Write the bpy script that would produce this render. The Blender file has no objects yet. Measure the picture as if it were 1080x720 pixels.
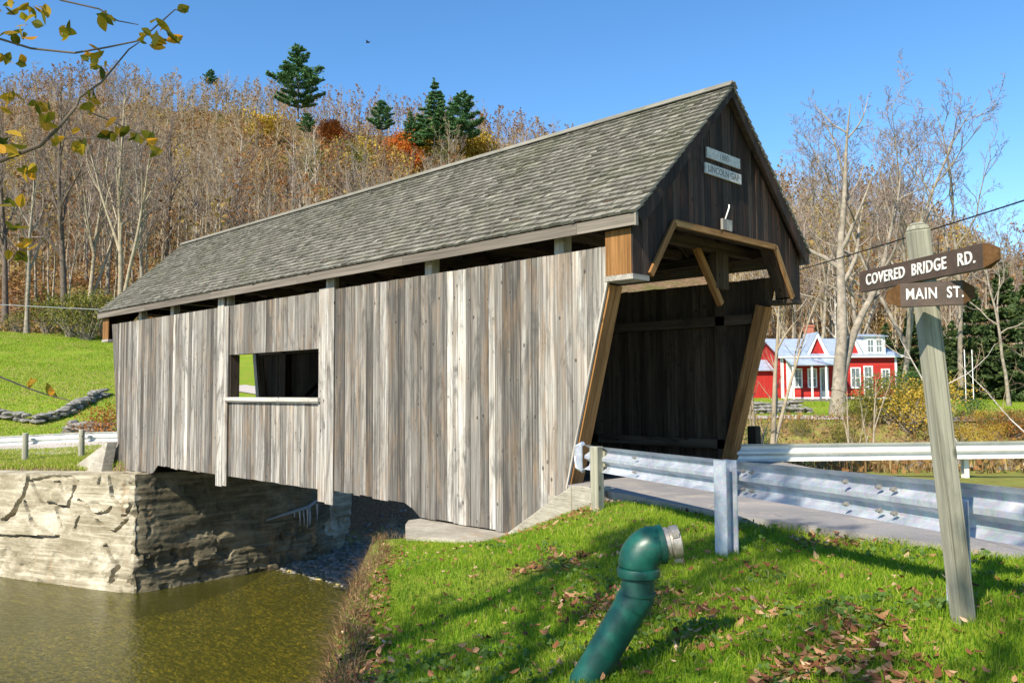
import bpy, math, random
import numpy as np
from mathutils import Vector, Matrix
rad = math.radians
scn = bpy.context.scene
col = scn.collection

# ---------------------------------------------------------------- camera
CAM = np.array([6.8232, -9.6287, 1.4026]); YAW, PITCH, ROLL, FPX = .778, .0579, -.0055, 874.7614
cd = bpy.data.cameras.new('camera'); cam = bpy.data.objects.new('camera', cd); col.objects.link(cam)
_d = np.array([-math.sin(YAW)*math.cos(PITCH), math.cos(YAW)*math.cos(PITCH), math.sin(PITCH)])
_r = np.array([math.cos(YAW), math.sin(YAW), 0]); _u = np.cross(_r, _d)
_R = _r*math.cos(ROLL)+_u*math.sin(ROLL); _U = -_r*math.sin(ROLL)+_u*math.cos(ROLL)
cam.matrix_world = Matrix(((_R[0], _U[0], -_d[0], CAM[0]), (_R[1], _U[1], -_d[1], CAM[1]), (_R[2], _U[2], -_d[2], CAM[2]), (0, 0, 0, 1)))
cd.sensor_width = 36; cd.lens = FPX/1080*36; cd.clip_start = .05; cd.clip_end = 3000
scn.camera = cam
# ---------------------------------------------------------------- sky and sun
SUN_EL, SUN_AZ = 40.0, 8.0            # the sun stands towards -Y, a little towards +X
w = bpy.data.worlds.new('World'); scn.world = w; w.use_nodes = True
nt = w.node_tree; nt.nodes.clear()
sky = nt.nodes.new('ShaderNodeTexSky'); sky.sky_type = 'NISHITA'; sky.sun_disc = False
sky.sun_elevation = rad(SUN_EL); sky.sun_rotation = rad(180-SUN_AZ)
sky.altitude = 300; sky.air_density = 1.0; sky.dust_density = .1; sky.ozone_density = 3.0
bg = nt.nodes.new('ShaderNodeBackground'); bg.inputs[1].default_value = .15
wo = nt.nodes.new('ShaderNodeOutputWorld')
hs = nt.nodes.new('ShaderNodeHueSaturation'); hs.inputs['Saturation'].default_value = 1.22; hs.inputs['Value'].default_value = .88
nt.links.new(sky.outputs[0], hs.inputs['Color']); nt.links.new(hs.outputs[0], bg.inputs[0]); nt.links.new(bg.outputs[0], wo.inputs[0])
sd_ = bpy.data.lights.new('sun', 'SUN'); sd_.energy = 5.0; sd_.angle = rad(.53); sd_.color = (1.0, .90, .74)
sun = bpy.data.objects.new('sun', sd_); col.objects.link(sun)
SUNV = Vector((math.sin(rad(SUN_AZ))*math.cos(rad(SUN_EL)), -math.cos(rad(SUN_AZ))*math.cos(rad(SUN_EL)), math.sin(rad(SUN_EL))))
sun.rotation_euler = SUNV.to_track_quat('Z', 'Y').to_euler()
scn.view_settings.view_transform = 'Standard'; scn.view_settings.look = 'None'
scn.view_settings.gamma = 1; scn.view_settings.use_curve_mapping = False
scn.view_settings.exposure = .76
scn.render.engine = 'CYCLES'
scn.cycles.max_bounces = 8; scn.cycles.transparent_max_bounces = 12

# ---------------------------------------------------------------- helpers
def tag(o, label=None, cat=None, group=None, kind=None):
    if label: o['label'] = label
    if cat: o['category'] = cat
    if group: o['group'] = group
    if kind: o['kind'] = kind
    return o
def empty(name, loc=(0, 0, 0), rz=0.0):
    o = bpy.data.objects.new(name, None); col.objects.link(o); o.location = loc; o.rotation_euler = (0, 0, rz)
    o.empty_display_size = .3
    return o
def mesh(name, V, F, mat, parent=None, attrs=None, smooth=False, matidx=None, loc=None):
    """V (n,3); F list of tuples or int array (m,k)."""
    me = bpy.data.meshes.new(name)
    V = np.asarray(V, dtype=np.float32).reshape(-1, 3)
    if isinstance(F, np.ndarray):
        n, k = F.shape
        me.vertices.add(len(V)); me.vertices.foreach_set('co', V.ravel())
        me.loops.add(n*k); me.loops.foreach_set('vertex_index', F.astype(np.int32).ravel())
        me.polygons.add(n); me.polygons.foreach_set('loop_start', np.arange(0, n*k, k, dtype=np.int32))
    else:
        ls = np.array([len(f) for f in F], dtype=np.int32)
        me.vertices.add(len(V)); me.vertices.foreach_set('co', V.ravel())
        flat = np.fromiter((i for f in F for i in f), dtype=np.int32)
        me.loops.add(len(flat)); me.loops.foreach_set('vertex_index', flat)
        me.polygons.add(len(F)); me.polygons.foreach_set('loop_start', np.concatenate(([0], np.cumsum(ls)[:-1])).astype(np.int32))
    me.polygons.foreach_set('use_smooth', np.full(len(me.polygons), bool(smooth)))
    mats = mat if isinstance(mat, (list, tuple)) else [mat]
    for m in mats: me.materials.append(m)
    if matidx is not None: me.polygons.foreach_set('material_index', np.asarray(matidx, dtype=np.int32))
    me.update(calc_edges=True)
    for k_, (typ, dat) in (attrs or {}).items():
        a = me.attributes.new(k_, typ, 'POINT'); a.data.foreach_set('vector' if typ == 'FLOAT_VECTOR' else 'value', np.asarray(dat, dtype=np.float32).ravel())
    me.validate()
    o = bpy.data.objects.new(name, me); col.objects.link(o)
    if parent is not None: o.parent = parent
    if loc is not None: o.location = loc
    return o

def unit(v):
    v = np.asarray(v, float); return v/(np.linalg.norm(v)+1e-12)
R0 = np.random.default_rng(7)
CUBE = [(0, 3, 2, 1), (4, 5, 6, 7), (0, 1, 5, 4), (1, 2, 6, 5), (2, 3, 7, 6), (3, 0, 4, 7)]
class MB:
    """collects solid pieces; bc = position along/across the piece for its own grain, tone = random per piece"""
    def __init__(s, seed=1): s.V = []; s.F = []; s.bc = []; s.tone = []; s.r = np.random.default_rng(seed)
    def hexa(s, P, bc, tone=None):
        n = len(s.V); s.V += [tuple(p) for p in P]; s.F += [tuple(i+n for i in f) for f in CUBE]
        off = s.r.random(3)*40; s.bc += [tuple(np.asarray(b)+off) for b in bc]
        s.tone += [s.r.random() if tone is None else tone]*8
    def box(s, lo, hi, tone=None, axis=2):
        (x0, y0, z0), (x1, y1, z1) = lo, hi
        P = [(x0, y0, z0), (x1, y0, z0), (x1, y1, z0), (x0, y1, z0), (x0, y0, z1), (x1, y0, z1), (x1, y1, z1), (x0, y1, z1)]
        o = {2: (0, 1, 2), 0: (1, 2, 0), 1: (0, 2, 1)}[axis]
        s.hexa(P, [(p[o[0]], p[o[1]], p[o[2]]) for p in P], tone)
    def bar(s, a, b, w, h, up=(0, 0, 1), tone=None, w1=None, h1=None):
        a = np.array(a, float); b = np.array(b, float); d = unit(b-a); sd = unit(np.cross(d, up)); u = np.cross(sd, d)
        w1 = w if w1 is None else w1; h1 = h if h1 is None else h1; L = np.linalg.norm(b-a); P = []; bc = []
        for q, l, ww, hh in ((a, 0, w, h), (b, L, w1, h1)):
            for i, j in ((-1, -1), (1, -1), (1, 1), (-1, 1)):
                P.append(q+sd*i*ww/2+u*j*hh/2); bc.append((i*ww/2, j*hh/2, l))
        s.hexa(P, bc, tone)
    def poly(s, pts, nrm, t, tone=None, grain=(0, 0, 1)):
        """extrude a planar polygon by t along nrm"""
        n = len(s.V); k = len(pts); nrm = unit(nrm); g = unit(grain); c = np.cross(nrm, g)
        A = [np.array(p, float) for p in pts]; B = [p+nrm*t for p in A]
        s.V += [tuple(p) for p in A+B]
        s.F.append(tuple(n+i for i in range(k))[::-1]); s.F.append(tuple(n+k+i for i in range(k)))
        for i in range(k):
            j = (i+1) % k; s.F.append((n+i, n+j, n+k+j, n+k+i))
        off = s.r.random(3)*40
        s.bc += [(p@c+off[0], p@nrm+off[1], p@g+off[2]) for p in A+B]
        s.tone += [s.r.random() if tone is None else tone]*(2*k)
    def tube(s, pts, rads, sides=12, cap=True, tone=None):
        V, F = tube_arrays(pts, rads, sides, cap); n = len(s.V); s.V += [tuple(v) for v in V]; s.F += [tuple(i+n for i in f) for f in F]
        off = s.r.random(3)*40; s.bc += [(v[0]+off[0], v[1]+off[1], v[2]+off[2]) for v in V]
        s.tone += [s.r.random() if tone is None else tone]*len(V)
    def lathe(s, c, axis, prof, sides=20, tone=None):
        axis = unit(axis); c = np.array(c, float); s.tube([c+axis*h for h, r in prof], [r for h, r in prof], sides, True, tone)
    def build(s, name, mat, parent=None, smooth=False, bevel=0):
        o = mesh(name, s.V, s.F, mat, parent, {'bc': ('FLOAT_VECTOR', s.bc), 'tone': ('FLOAT', s.tone)}, smooth)
        if smooth: o.data.set_sharp_from_angle(angle=rad(38))
        if bevel:
            m = o.modifiers.new('bevel', 'BEVEL'); m.width = bevel; m.segments = 2; m.limit_method = 'ANGLE'; m.angle_limit = rad(40)
        return o
def tube_arrays(pts, rads, sides=8, cap=True):
    P = np.asarray(pts, float); n = len(P); V = []; F = []
    T = np.gradient(P, axis=0); T /= np.linalg.norm(T, axis=1)[:, None]+1e-12
    ref = np.array([0, 0, 1.]) if abs(T[0][2]) < .9 else np.array([1., 0, 0]); a = unit(np.cross(T[0], ref))
    ang = np.linspace(0, 2*math.pi, sides, endpoint=False)
    for i in range(n):
        a = unit(a-T[i]*(a@T[i])); b = np.cross(T[i], a)
        V.append(P[i]+rads[i]*(np.cos(ang)[:, None]*a+np.sin(ang)[:, None]*b))
    V = np.concatenate(V)
    for i in range(n-1):
        for j in range(sides):
            k = (j+1) % sides; F.append((i*sides+j, i*sides+k, (i+1)*sides+k, (i+1)*sides+j))
    if cap: F.append(tuple(range(sides))[::-1]); F.append(tuple((n-1)*sides+j for j in range(sides)))
    return V, F

# numpy value noise
def _h(ix, iy, iz):
    n = (ix*73856093) ^ (iy*19349663) ^ (iz*83492791); n = (n ^ (n >> 13))*1274126177; n = n ^ (n >> 16)
    return (n & 0xffff)/65535.0
def vnoise(x, y, z=0.0):
    x, y, z = np.broadcast_arrays(np.asarray(x, float), np.asarray(y, float), np.asarray(z, float))
    xi = np.floor(x).astype(np.int64); yi = np.floor(y).astype(np.int64); zi = np.floor(z).astype(np.int64)
    fx = x-xi; fy = y-yi; fz = z-zi; fx = fx*fx*(3-2*fx); fy = fy*fy*(3-2*fy); fz = fz*fz*(3-2*fz)
    r = 0
    for dx in (0, 1):
        for dy in (0, 1):
            for dz in (0, 1):
                r = r+_h(xi+dx, yi+dy, zi+dz)*(fx if dx else 1-fx)*(fy if dy else 1-fy)*(fz if dz else 1-fz)
    return r*2-1
def fbm(x, y, z=0.0, o=4):
    r = 0; a = 1; s = 1
    for i in range(o): r = r+a*vnoise(np.asarray(x)*s+i*17.3, np.asarray(y)*s-i*9.1, np.asarray(z)*s+i*5.7); a *= .5; s *= 2.03
    return r/1.9
def sst(a, b, x):
    t = np.clip((x-a)/(b-a), 0, 1); return t*t*(3-2*t)

# ---------------------------------------------------------------- material toolkit
class NT:
    def __init__(s, name):
        s.m = bpy.data.materials.new(name); s.m.use_nodes = True; s.t = s.m.node_tree; s.t.nodes.clear()
        s.out = s.n('ShaderNodeOutputMaterial')
    def n(s, typ, **k):
        nd = s.t.nodes.new(typ)
        for a, v in k.items(): setattr(nd, a, v)
        return nd
    def l(s, a, b): s.t.links.new(a, b)
    def val(s, sock, v):
        if hasattr(v, 'links'): s.l(v, sock)
        else: sock.default_value = v if not (isinstance(v, tuple) and len(v) == 3 and sock.type == 'RGBA') else (*v, 1)
    def attr(s, name, out='Fac'): return s.n('ShaderNodeAttribute', attribute_name=name).outputs[out]
    def obj(s): return s.n('ShaderNodeTexCoord').outputs['Object']
    def map(s, vec, scale=(1, 1, 1), loc=(0, 0, 0)):
        m = s.n('ShaderNodeMapping'); s.l(vec, m.inputs[0]); m.inputs['Scale'].default_value = scale; m.inputs['Location'].default_value = loc; return m.outputs[0]
    def noise(s, vec, scale=5, detail=4, rough=.55, dist=0):
        m = s.n('ShaderNodeTexNoise'); s.l(vec, m.inputs['Vector']); m.inputs['Scale'].default_value = scale; m.inputs['Detail'].default_value = detail
        m.inputs['Roughness'].default_value = rough; m.inputs['Distortion'].default_value = dist; return m.outputs['Fac']
    def vor(s, vec, scale=5, feature='F1', out='Distance', rnd=1.0):
        m = s.n('ShaderNodeTexVoronoi', feature=feature); s.l(vec, m.inputs['Vector']); m.inputs['Scale'].default_value = scale; m.inputs['Randomness'].default_value = rnd; return m.outputs[out]
    def ramp(s, f, stops, interp='LINEAR'):
        r = s.n('ShaderNodeValToRGB'); s.val(r.inputs[0], f); e = r.color_ramp.elements; r.color_ramp.interpolation = interp
        while len(e) < len(stops): e.new(.5)
        for i, (p, c) in enumerate(stops): e[i].position = p; e[i].color = (*c, 1) if len(c) == 3 else c
        return r.outputs[0]
    def mr(s, f, a, b, c=0.0, d=1.0):
        r = s.n('ShaderNodeMapRange'); s.val(r.inputs[0], f); r.inputs[1].default_value = a; r.inputs[2].default_value = b; r.inputs[3].default_value = c; r.inputs[4].default_value = d; return r.outputs[0]
    def mix(s, f, a, b, mode='MIX'):
        m = s.n('ShaderNodeMix', data_type='RGBA', blend_type=mode); s.val(m.inputs[0], f); s.val(m.inputs[6], a); s.val(m.inputs[7], b); return m.outputs[2]
    def math(s, op, a, b=0.0):
        m = s.n('ShaderNodeMath', operation=op); s.val(m.inputs[0], a); s.val(m.inputs[1], b); return m.outputs[0]
    def bump(s, h, strength=.5, dist=.01, normal=None):
        b = s.n('ShaderNodeBump'); s.l(h, b.inputs['Height']); b.inputs['Strength'].default_value = strength; b.inputs['Distance'].default_value = dist
        if normal is not None: s.l(normal, b.inputs['Normal'])
        return b.outputs[0]
    def bsdf(s, color, rough=.8, metal=0.0, normal=None, spec=.35, **k):
        p = s.n('ShaderNodeBsdfPrincipled'); s.val(p.inputs['Base Color'], color); s.val(p.inputs['Roughness'], rough); s.val(p.inputs['Metallic'], metal)
        p.inputs['Specular IOR Level'].default_value = spec
        if normal is not None: s.l(normal, p.inputs['Normal'])
        for a, v in k.items(): s.val(p.inputs[a.replace('_', ' ')], v)
        s.l(p.outputs[0], s.out.inputs[0]); return p
    def leafy(s, color, trans=.35, rough=.7):
        """diffuse + translucent"""
        p = s.n('ShaderNodeBsdfPrincipled'); s.val(p.inputs['Base Color'], color); p.inputs['Roughness'].default_value = rough; p.inputs['Specular IOR Level'].default_value = .25
        t = s.n('ShaderNodeBsdfTranslucent'); s.val(t.inputs[0], color); m = s.n('ShaderNodeMixShader'); m.inputs[0].default_value = trans
        s.l(p.outputs[0], m.inputs[1]); s.l(t.outputs[0], m.inputs[2]); s.l(m.outputs[0], s.out.inputs[0])

def wood(name, dark, mid, light, warm=None, warmamt=.0, rough=.85, knots=True, bumpd=.004):
    n = NT(name); bc = n.attr('bc', 'Vector'); tn = n.attr('tone')
    fine = n.noise(n.map(bc, (42, 42, .7)), 1, 5, .65, .2)
    streak = n.noise(n.map(bc, (10, 10, .3)), 1, 4, .6, .3)
    f = n.math('ADD', n.math('MULTIPLY', fine, .5), n.math('MULTIPLY', streak, .5))
    f = n.math('ADD', n.mr(f, .37, .63, 0, .62), n.mr(tn, 0, 1, -.2, .5))
    c = n.ramp(f, [(0.0, dark), (.5, mid), (1.0, light)])
    if warm:
        wv = n.noise(n.map(bc, (5, 5, .8), (11, 3, 5)), 1, 3, .6, .5)
        c = n.mix(n.math('MULTIPLY', n.mr(wv, .48, .68), warmamt), c, warm)
    h = fine
    if knots:
        kv = n.vor(n.map(bc, (5.4, 5.4, 3.3), (2, 7, 1)), 1)
        gate = n.mr(n.noise(n.map(bc, (3, 3, 1.1), (8, 1, 3)), 1, 2, .5), .44, .53)
        kn = n.mr(n.math('ADD', kv, n.math('MULTIPLY', fine, .08)), .12, .2, 1, 0)
        c = n.mix(n.math('MULTIPLY', n.math('MULTIPLY', kn, gate), .8), c, tuple(x*.4 for x in dark))
        halo = n.math('MULTIPLY', n.mr(n.math('ABSOLUTE', n.math('SUBTRACT', kv, .17)), 0, .05, 1, 0), gate)
        c = n.mix(n.math('MULTIPLY', halo, .06), c, tuple(min(1, x*1.2) for x in light))
        blot = n.noise(n.map(bc, (4, 4, .9), (3, 13, 8)), 1, 5, .7, 1.0)
        c = n.mix(n.mr(blot, .48, .7, 0, .8), c, tuple(x*.9 for x in dark))
        line = n.noise(n.map(bc, (85, 85, .8), (7, 2, 4)), 1, 2, .5, .3)
        c = n.mix(n.mr(line, .58, .7, 0, .75), c, tuple(x*.7 for x in dark))
    n.bsdf(c, rough, normal=n.bump(h, .6, bumpd), spec=.2)
    return n.m
M = {}
M['siding'] = wood('weathered_siding', (.055, .051, .046), (.225, .212, .19), (.60, .58, .53), (.32, .20, .10), .34)
M['post_grey'] = wood('weathered_post', (.2, .185, .16), (.42, .39, .34), (.62, .58, .52))
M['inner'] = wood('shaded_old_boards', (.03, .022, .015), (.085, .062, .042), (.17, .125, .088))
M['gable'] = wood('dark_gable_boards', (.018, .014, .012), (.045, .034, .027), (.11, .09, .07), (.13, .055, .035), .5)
M['trim'] = wood('honey_trim', (.13, .06, .018), (.33, .17, .06), (.5, .32, .15), knots=True)
M['fascia'] = wood('grey_fascia', (.07, .062, .052), (.15, .13, .108), (.27, .24, .2), knots=False)
M['signpost'] = wood('green_grey_post', (.12, .12, .088), (.29, .28, .215), (.47, .45, .36))
def _shingle():
    n = NT('wood_shingles'); bc = n.attr('bc', 'Vector'); tn = n.attr('tone')
    st = n.noise(n.map(bc, (60, 60, 3)), 1, 4, .6, .2); big = n.noise(n.obj(), .9, 3, .6)
    f = n.math('ADD', n.mr(st, .3, .7, 0, .45), n.mr(tn, 0, 1, 0, .5))
    c = n.ramp(f, [(0, (.06, .057, .046)), (.5, (.18, .172, .142)), (1, (.36, .345, .285))])
    c = n.mix(n.mr(big, .5, .68, 0, .35), c, (.14, .145, .085), 'MIX')
    n.bsdf(c, .9, normal=n.bump(st, .5, .003), spec=.15); return n.m
M['shingle'] = _shingle()
def _concrete(name, base, stain, light, ridg=False):
    n = NT(name); o = n.obj()
    a = n.noise(n.map(o, (1, 1, 2.2)), .9, 6, .65, .4); b = n.noise(o, 9, 5, .65); l = n.noise(n.map(o, (.35, .35, 7)), 1.3, 4, .6, .6)
    c = n.ramp(a, [(.3, stain), (.5, base), (.68, light)])
    c = n.mix(n.mr(b, .35, .65, 0, .45), c, tuple(x*.55 for x in base)); c = n.mix(n.mr(l, .5, .66, 0, .5), c, light)
    gr = n.noise(n.map(o, (3, 3, .5), (4, 4, 4)), 1, 4, .6); c = n.mix(n.mr(gr, .6, .75, 0, .5), c, (.36, .22, .11))
    h = n.math('ADD', n.math('MULTIPLY', b, .6), n.math('MULTIPLY', n.noise(n.map(o, (1, 1, 9)), 2.2, 5, .7, .5), 1.0))
    n.bsdf(c, .92, normal=n.bump(h, .8, .03), spec=.2); return n.m
M['concrete'] = _concrete('old_concrete', (.34, .30, .21), (.21, .18, .11), (.62, .57, .44))
M['concrete_shade'] = _concrete('shade_darkened_concrete', (.14, .12, .075), (.06, .052, .032), (.27, .24, .16))  # darker copy of the old concrete, with the side face's shade painted in
M['coping'] = _concrete('coping_concrete', (.36, .33, .27), (.24, .21, .17), (.5, .47, .4))
def simple(name, c, rough=.7, metal=0, nz=0.0, scale=8, spec=.4, bump=0):
    n = NT(name); cc = c
    if nz: cc = n.mix(n.mr(n.noise(n.obj(), scale, 5, .6), .3, .7), tuple(x*(1-nz) for x in c), tuple(min(1, x*(1+nz)) for x in c))
    nm = n.bump(n.noise(n.obj(), scale*2, 5, .6), bump, .01) if bump else None
    n.bsdf(cc, rough, metal, nm, spec); return n.m
def _galv():
    n = NT('galvanised_steel'); o = n.obj(); a = n.noise(o, 3.5, 5, .65, .6); b = n.vor(o, 40, 'F1', 'Color')
    c = n.mix(n.mr(a, .35, .68), (.36, .40, .47), (.62, .65, .7)); c = n.mix(.1, c, b, 'OVERLAY')
    ru = n.noise(n.map(o, (6, 6, 1.2)), 1, 5, .7); c = n.mix(n.mr(ru, .62, .75, 0, .35), c, (.3, .2, .13))
    n.bsdf(c, n.mr(a, .3, .7, .42, .6), .45, n.bump(a, .25, .01), .5); return n.m
M['galv'] = _galv()
M['galvwhite'] = simple('pale_rail_steel', (.66, .66, .63), .5, .25, .12, 3)
M['bolt'] = simple('bolt_steel', (.35, .33, .3), .5, .7)
def _green():
    n = NT('green_pipe_paint'); o = n.obj(); a = n.noise(o, 7, 5, .65, .5); sp = n.noise(o, 55, 4, .7)
    c = n.mix(n.mr(a, .35, .7), (.002, .045, .034), (.006, .1, .07)); c = n.mix(n.mr(sp, .62, .72, 0, .6), c, (.10, .17, .12)); ds = n.noise(n.map(o, (3, 3, 9)), 1.3, 6, .75); c = n.mix(n.mr(ds, .55, .7, 0, .55), c, (.035, .05, .045)); c = n.mix(n.mr(n.noise(o, 2.5, 7, .8), .6, .7, 0, .5), c, (.16, .15, .10))
    n.bsdf(c, n.mr(ds, .3, .7, .28, .6), 0, n.bump(sp, .12, .004), .5); return n.m
M['green'] = _green()
M['coupling'] = simple('weathered_aluminium', (.42, .38, .33), .45, .6, .25, 30)
M['signbrown'] = simple('brown_sign_paint', (.068, .046, .034), .6, 0, .25, 12, bump=.3)
M['signend'] = wood('sign_bevel_wood', (.04, .022, .01), (.10, .05, .018), (.17, .095, .04), knots=False)
M['white'] = simple('white_paint', (.8, .8, .78), .6, 0, .06, 5)
M['letter'] = simple('white_letter_paint', (.66, .65, .62), .6, 0, .1, 60)
M['letterdark'] = simple('faded_letter_paint', (.16, .16, .15), .8, 0, .25, 50)
M['paleboard'] = simple('pale_board_paint', (.5, .5, .47), .8, 0, .25, 22)
M['red'] = wood('red_clapboard', (.28, .02, .018), (.41, .03, .025), (.5, .05, .04), knots=False)
M['roofmetal'] = simple('blue_grey_metal_roof', (.42, .5, .62), .4, .3, .15, 2)
M['glass'] = simple('window_glass', (.12, .15, .17), .08, 0, .2, 3, spec=.8)
M['brick'] = simple('chimney_brick', (.38, .13, .08), .9, 0, .3, 14)
M['dark'] = simple('dark_opening', (.02, .018, .015), .9)
M['cable'] = simple('black_cable', (.01, .01, .012), .6)
M['cablegrey'] = simple('grey_cable', (.35, .36, .38), .5)
M['stone'] = simple('fieldstone', (.2, .19, .17), .9, 0, .5, 5, bump=.8)
M['icicle'] = simple('mineral_drip', (.26, .29, .31), .5, 0, .2, 10)
M['birdblack'] = simple('black_feather', (.01, .01, .01), .7)
def _asphalt():
    n = NT('worn_asphalt'); o = n.obj(); a = n.noise(o, .8, 5, .6); b = n.noise(o, 60, 4, .7)
    c = n.mix(n.mr(a, .3, .7), (.15, .145, .145), (.27, .25, .24)); c = n.mix(n.mr(b, .4, .65, 0, .5), c, (.4, .38, .35)); ck = n.vor(n.map(o, (1, 1, .1)), 1.1, 'DISTANCE_TO_EDGE'); c = n.mix(n.mr(ck, .0, .012, .7, 0), c, (.05, .048, .045)); sa = n.noise(o, 1.7, 6, .8); c = n.mix(n.mr(sa, .52, .66, 0, .6), c, (.42, .36, .28))
    n.bsdf(c, .9, normal=n.bump(b, .6, .006), spec=.25); return n.m
M['asphalt'] = _asphalt()
M['gravelroad'] = simple('pale_gravel', (.46, .41, .37), .95, 0, .2, 9, bump=.5)

# ---------------------------------------------------------------- terrain
CP = np.array([  # x, y, z
 (1, 2, -.05), (4, 2, -.05), (7.5, .5, -.05), (12, -2, -.05), (20, -2, -.05), (35, -6, 0), (-.5, 2.5, -.08), (2, 5, -.28), (6, 5, -.25), (10, 6, -.3), (8, 3.5, -.2), (2.6, 4.0, -.1), (5.5, 3.2, -.1), (3.4, -1.3, -.06), (2.2, -1.2, -.06), (5, -1.5, -.05), (8, -3, .0),
 (0, -1.04, -.12), (1, -1.5, -.12), (2.64, -2.5, -.19), (1, -2.6, -.3), (3.1, -1.9, -.13), (4, -2.6, -.08), (5.4, -4.3, .13), (4.4, -4.3, -.06), (3.7, -4.4, -.14), (3.9, -5, -.18), (4.1, -5.7, -.24), (5.65, -4.9, -.02), (3.3, -6.1, -.34), (2.6, -6.4, -.42), (1.9, -6.4, -.55), (7, -9.6, -.12), (8, -6, .12), (10, -10, 0), (6.8, -4.2, .2),
 (-.6, -4.2, -.6), (-1.2, -4.1, -.8), (-3.1, -2.1, -1.05), (-4.9, -.8, -1.12), (-3.4, -1.5, -.99), (-3.9, -1.4, -.99), (-2.6, -1.0, -.95), (-2, -.8, -.92), (-1.3, -.7, -.6), (-.85, -.5, -.26), (-1.6, -1.4, -.75), (-.4, -2.4, -.45), (-1.6, -2.8, -.78), (1.5, -4.3, -.42), (0, -3.2, -.48),
 (-3, 2, -1.15), (-4.5, 5, -1.15), (-1.6, 2.5, -.5), (-3, 6.5, -1.1), (0, 6, -.3), (1.7, 8.4, -.4), (0, 7.3, -.38), (1.2, 10.5, -.5), (5, 9, -.25), (8, 14, -.4), (-2, 8, -.55), (15, 12, -.2), (25, 14, 0), (14, 24, -.5), (30, 30, -.3),
 (-9.4, 27.8, -.25), (3.6, 33.9, -.3), (-14, 24, -.3), (-3, 30.5, -.25), (14, 42, -.3), (-16.8, 34.7, .2), (-12, 36, .1), (-5, 40, .05), (-18.6, 41.2, .7), (-13.3, 46.5, .68), (-8, 43, .1), (-20, 48, .8), (-10, 58, .6), (0, 50, 0), (10, 56, 0), (-30, 40, .8), (-35, 52, 2),
 (-19.5, 2, -.25), (-20.6, -.4, -1.0), (-21, 5.4, -.9), (-23.8, .3, -.9), (-25.6, -.9, -1.05), (-20.5, -1.2, -1.05), (-23, -2.8, -1.15), (-30, -4, -1.2), (-29, -1, -.95), (-27, 3, -.92), (-24, 8, -.7), (-31, 1.3, -.92), (-34, 0, -.8), (-35.5, 3, -.2), (-38, 1, .2), (-35, 7, .3), (-39, 4.2, 1.0), (-45, 3, 2.0), (-40, 10, 1.6), (-55, 8, 3.4), (-75, 15, 6.6), (-70, 5, 6.2), (-65, 25, 6), (-60, 40, 5.5), (-45, 35, 3), (-28, 20, .3), (-36, -8, -.4), (-50, -8, 2), (-60, -25, 5), (-45, -35, 1), (-30, -50, 0), (-70, -10, 6.2),
 (6, -25, 0), (2.5, -14, -.4), (15, -20, .2), (1, -40, 0), (30, -30, .5), (50, 0, .5), (60, -50, 1), (50, 50, 1), (0, -80, 0), (-40, -90, 1)], float)
def _tps_fit(C):
    X = C[:, :2]; n = len(X); D = np.linalg.norm(X[:, None]-X[None], axis=2); K = D  # linear biharmonic-like kernel (smooth, tame)
    A = np.zeros((n+3, n+3)); A[:n, :n] = K-np.eye(n)*.02; A[:n, n:] = np.c_[np.ones(n), X]; A[n:, :n] = A[:n, n:].T
    return np.linalg.solve(A, np.r_[C[:, 2], 0, 0, 0])
_W = _tps_fit(CP)
def tps(x, y):
    sh = np.shape(x); x = np.ravel(x); y = np.ravel(y); out = np.zeros(len(x))
    for i in range(0, len(x), 20000):
        xs, ys = x[i:i+20000], y[i:i+20000]
        D = np.sqrt((xs[:, None]-CP[:, 0])**2+(ys[:, None]-CP[:, 1])**2+.04)
        out[i:i+20000] = D@_W[:-3]+_W[-3]+_W[-2]*xs+_W[-1]*ys
    return out.reshape(sh)
CH = np.array([(-2, -90), (-1, -25), (-1, -14), (.9, -10.2), (1.75, -8.2), (1.35, -7.35), (-1.9, -4.95), (-4.1, -3.0), (-5.9, -1.9), (-6.1, -1.1), (-5.4, -.45), (-5.2, 5.6), (-5.2, 9), (-3.5, 11), (-.8, 13.8), (8, 22), (40, 40), (70, 55),
               (70, 70), (40, 56), (15, 39), (-1.3, 26.5), (-6.4, 21.5), (-12, 17.5), (-17, 12), (-18, 6.5), (-17.5, 5.2), (-17.5, 0), (-22.5, -1.9), (-30, -4.75), (-34, -7), (-45, -18), (-60, -60), (-60, -90)], float)
def chan(x, y):
    """signed distance to the river channel, negative inside"""
    sh = np.shape(x); x = np.ravel(x).astype(float); y = np.ravel(y).astype(float); d = np.full(len(x), 1e9); ins = np.zeros(len(x), bool)
    for i in range(len(CH)):
        a = CH[i]; b = CH[(i+1) % len(CH)]; e = b-a; t = np.clip(((x-a[0])*e[0]+(y-a[1])*e[1])/(e@e), 0, 1)
        d = np.minimum(d, np.hypot(x-a[0]-t*e[0], y-a[1]-t*e[1]))
        c = ((a[1] > y) != (b[1] > y)) & (x < (b[0]-a[0])*(y-a[1])/(b[1]-a[1]+1e-12)+a[0]); ins ^= c
    return np.where(ins, -d, d).reshape(sh)
HQ = np.array([-1.6, -.9, -.617, -.39, -.27, -.16, 0, .12, .3, .37, .48, .55, .62, .9, 1.5])
HT = np.array([.2, .345, .366, .360, .346, .325, .300, .27, .222, .222, .210, .150, .085, .02, 0])      # tangent of the crest's elevation
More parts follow.
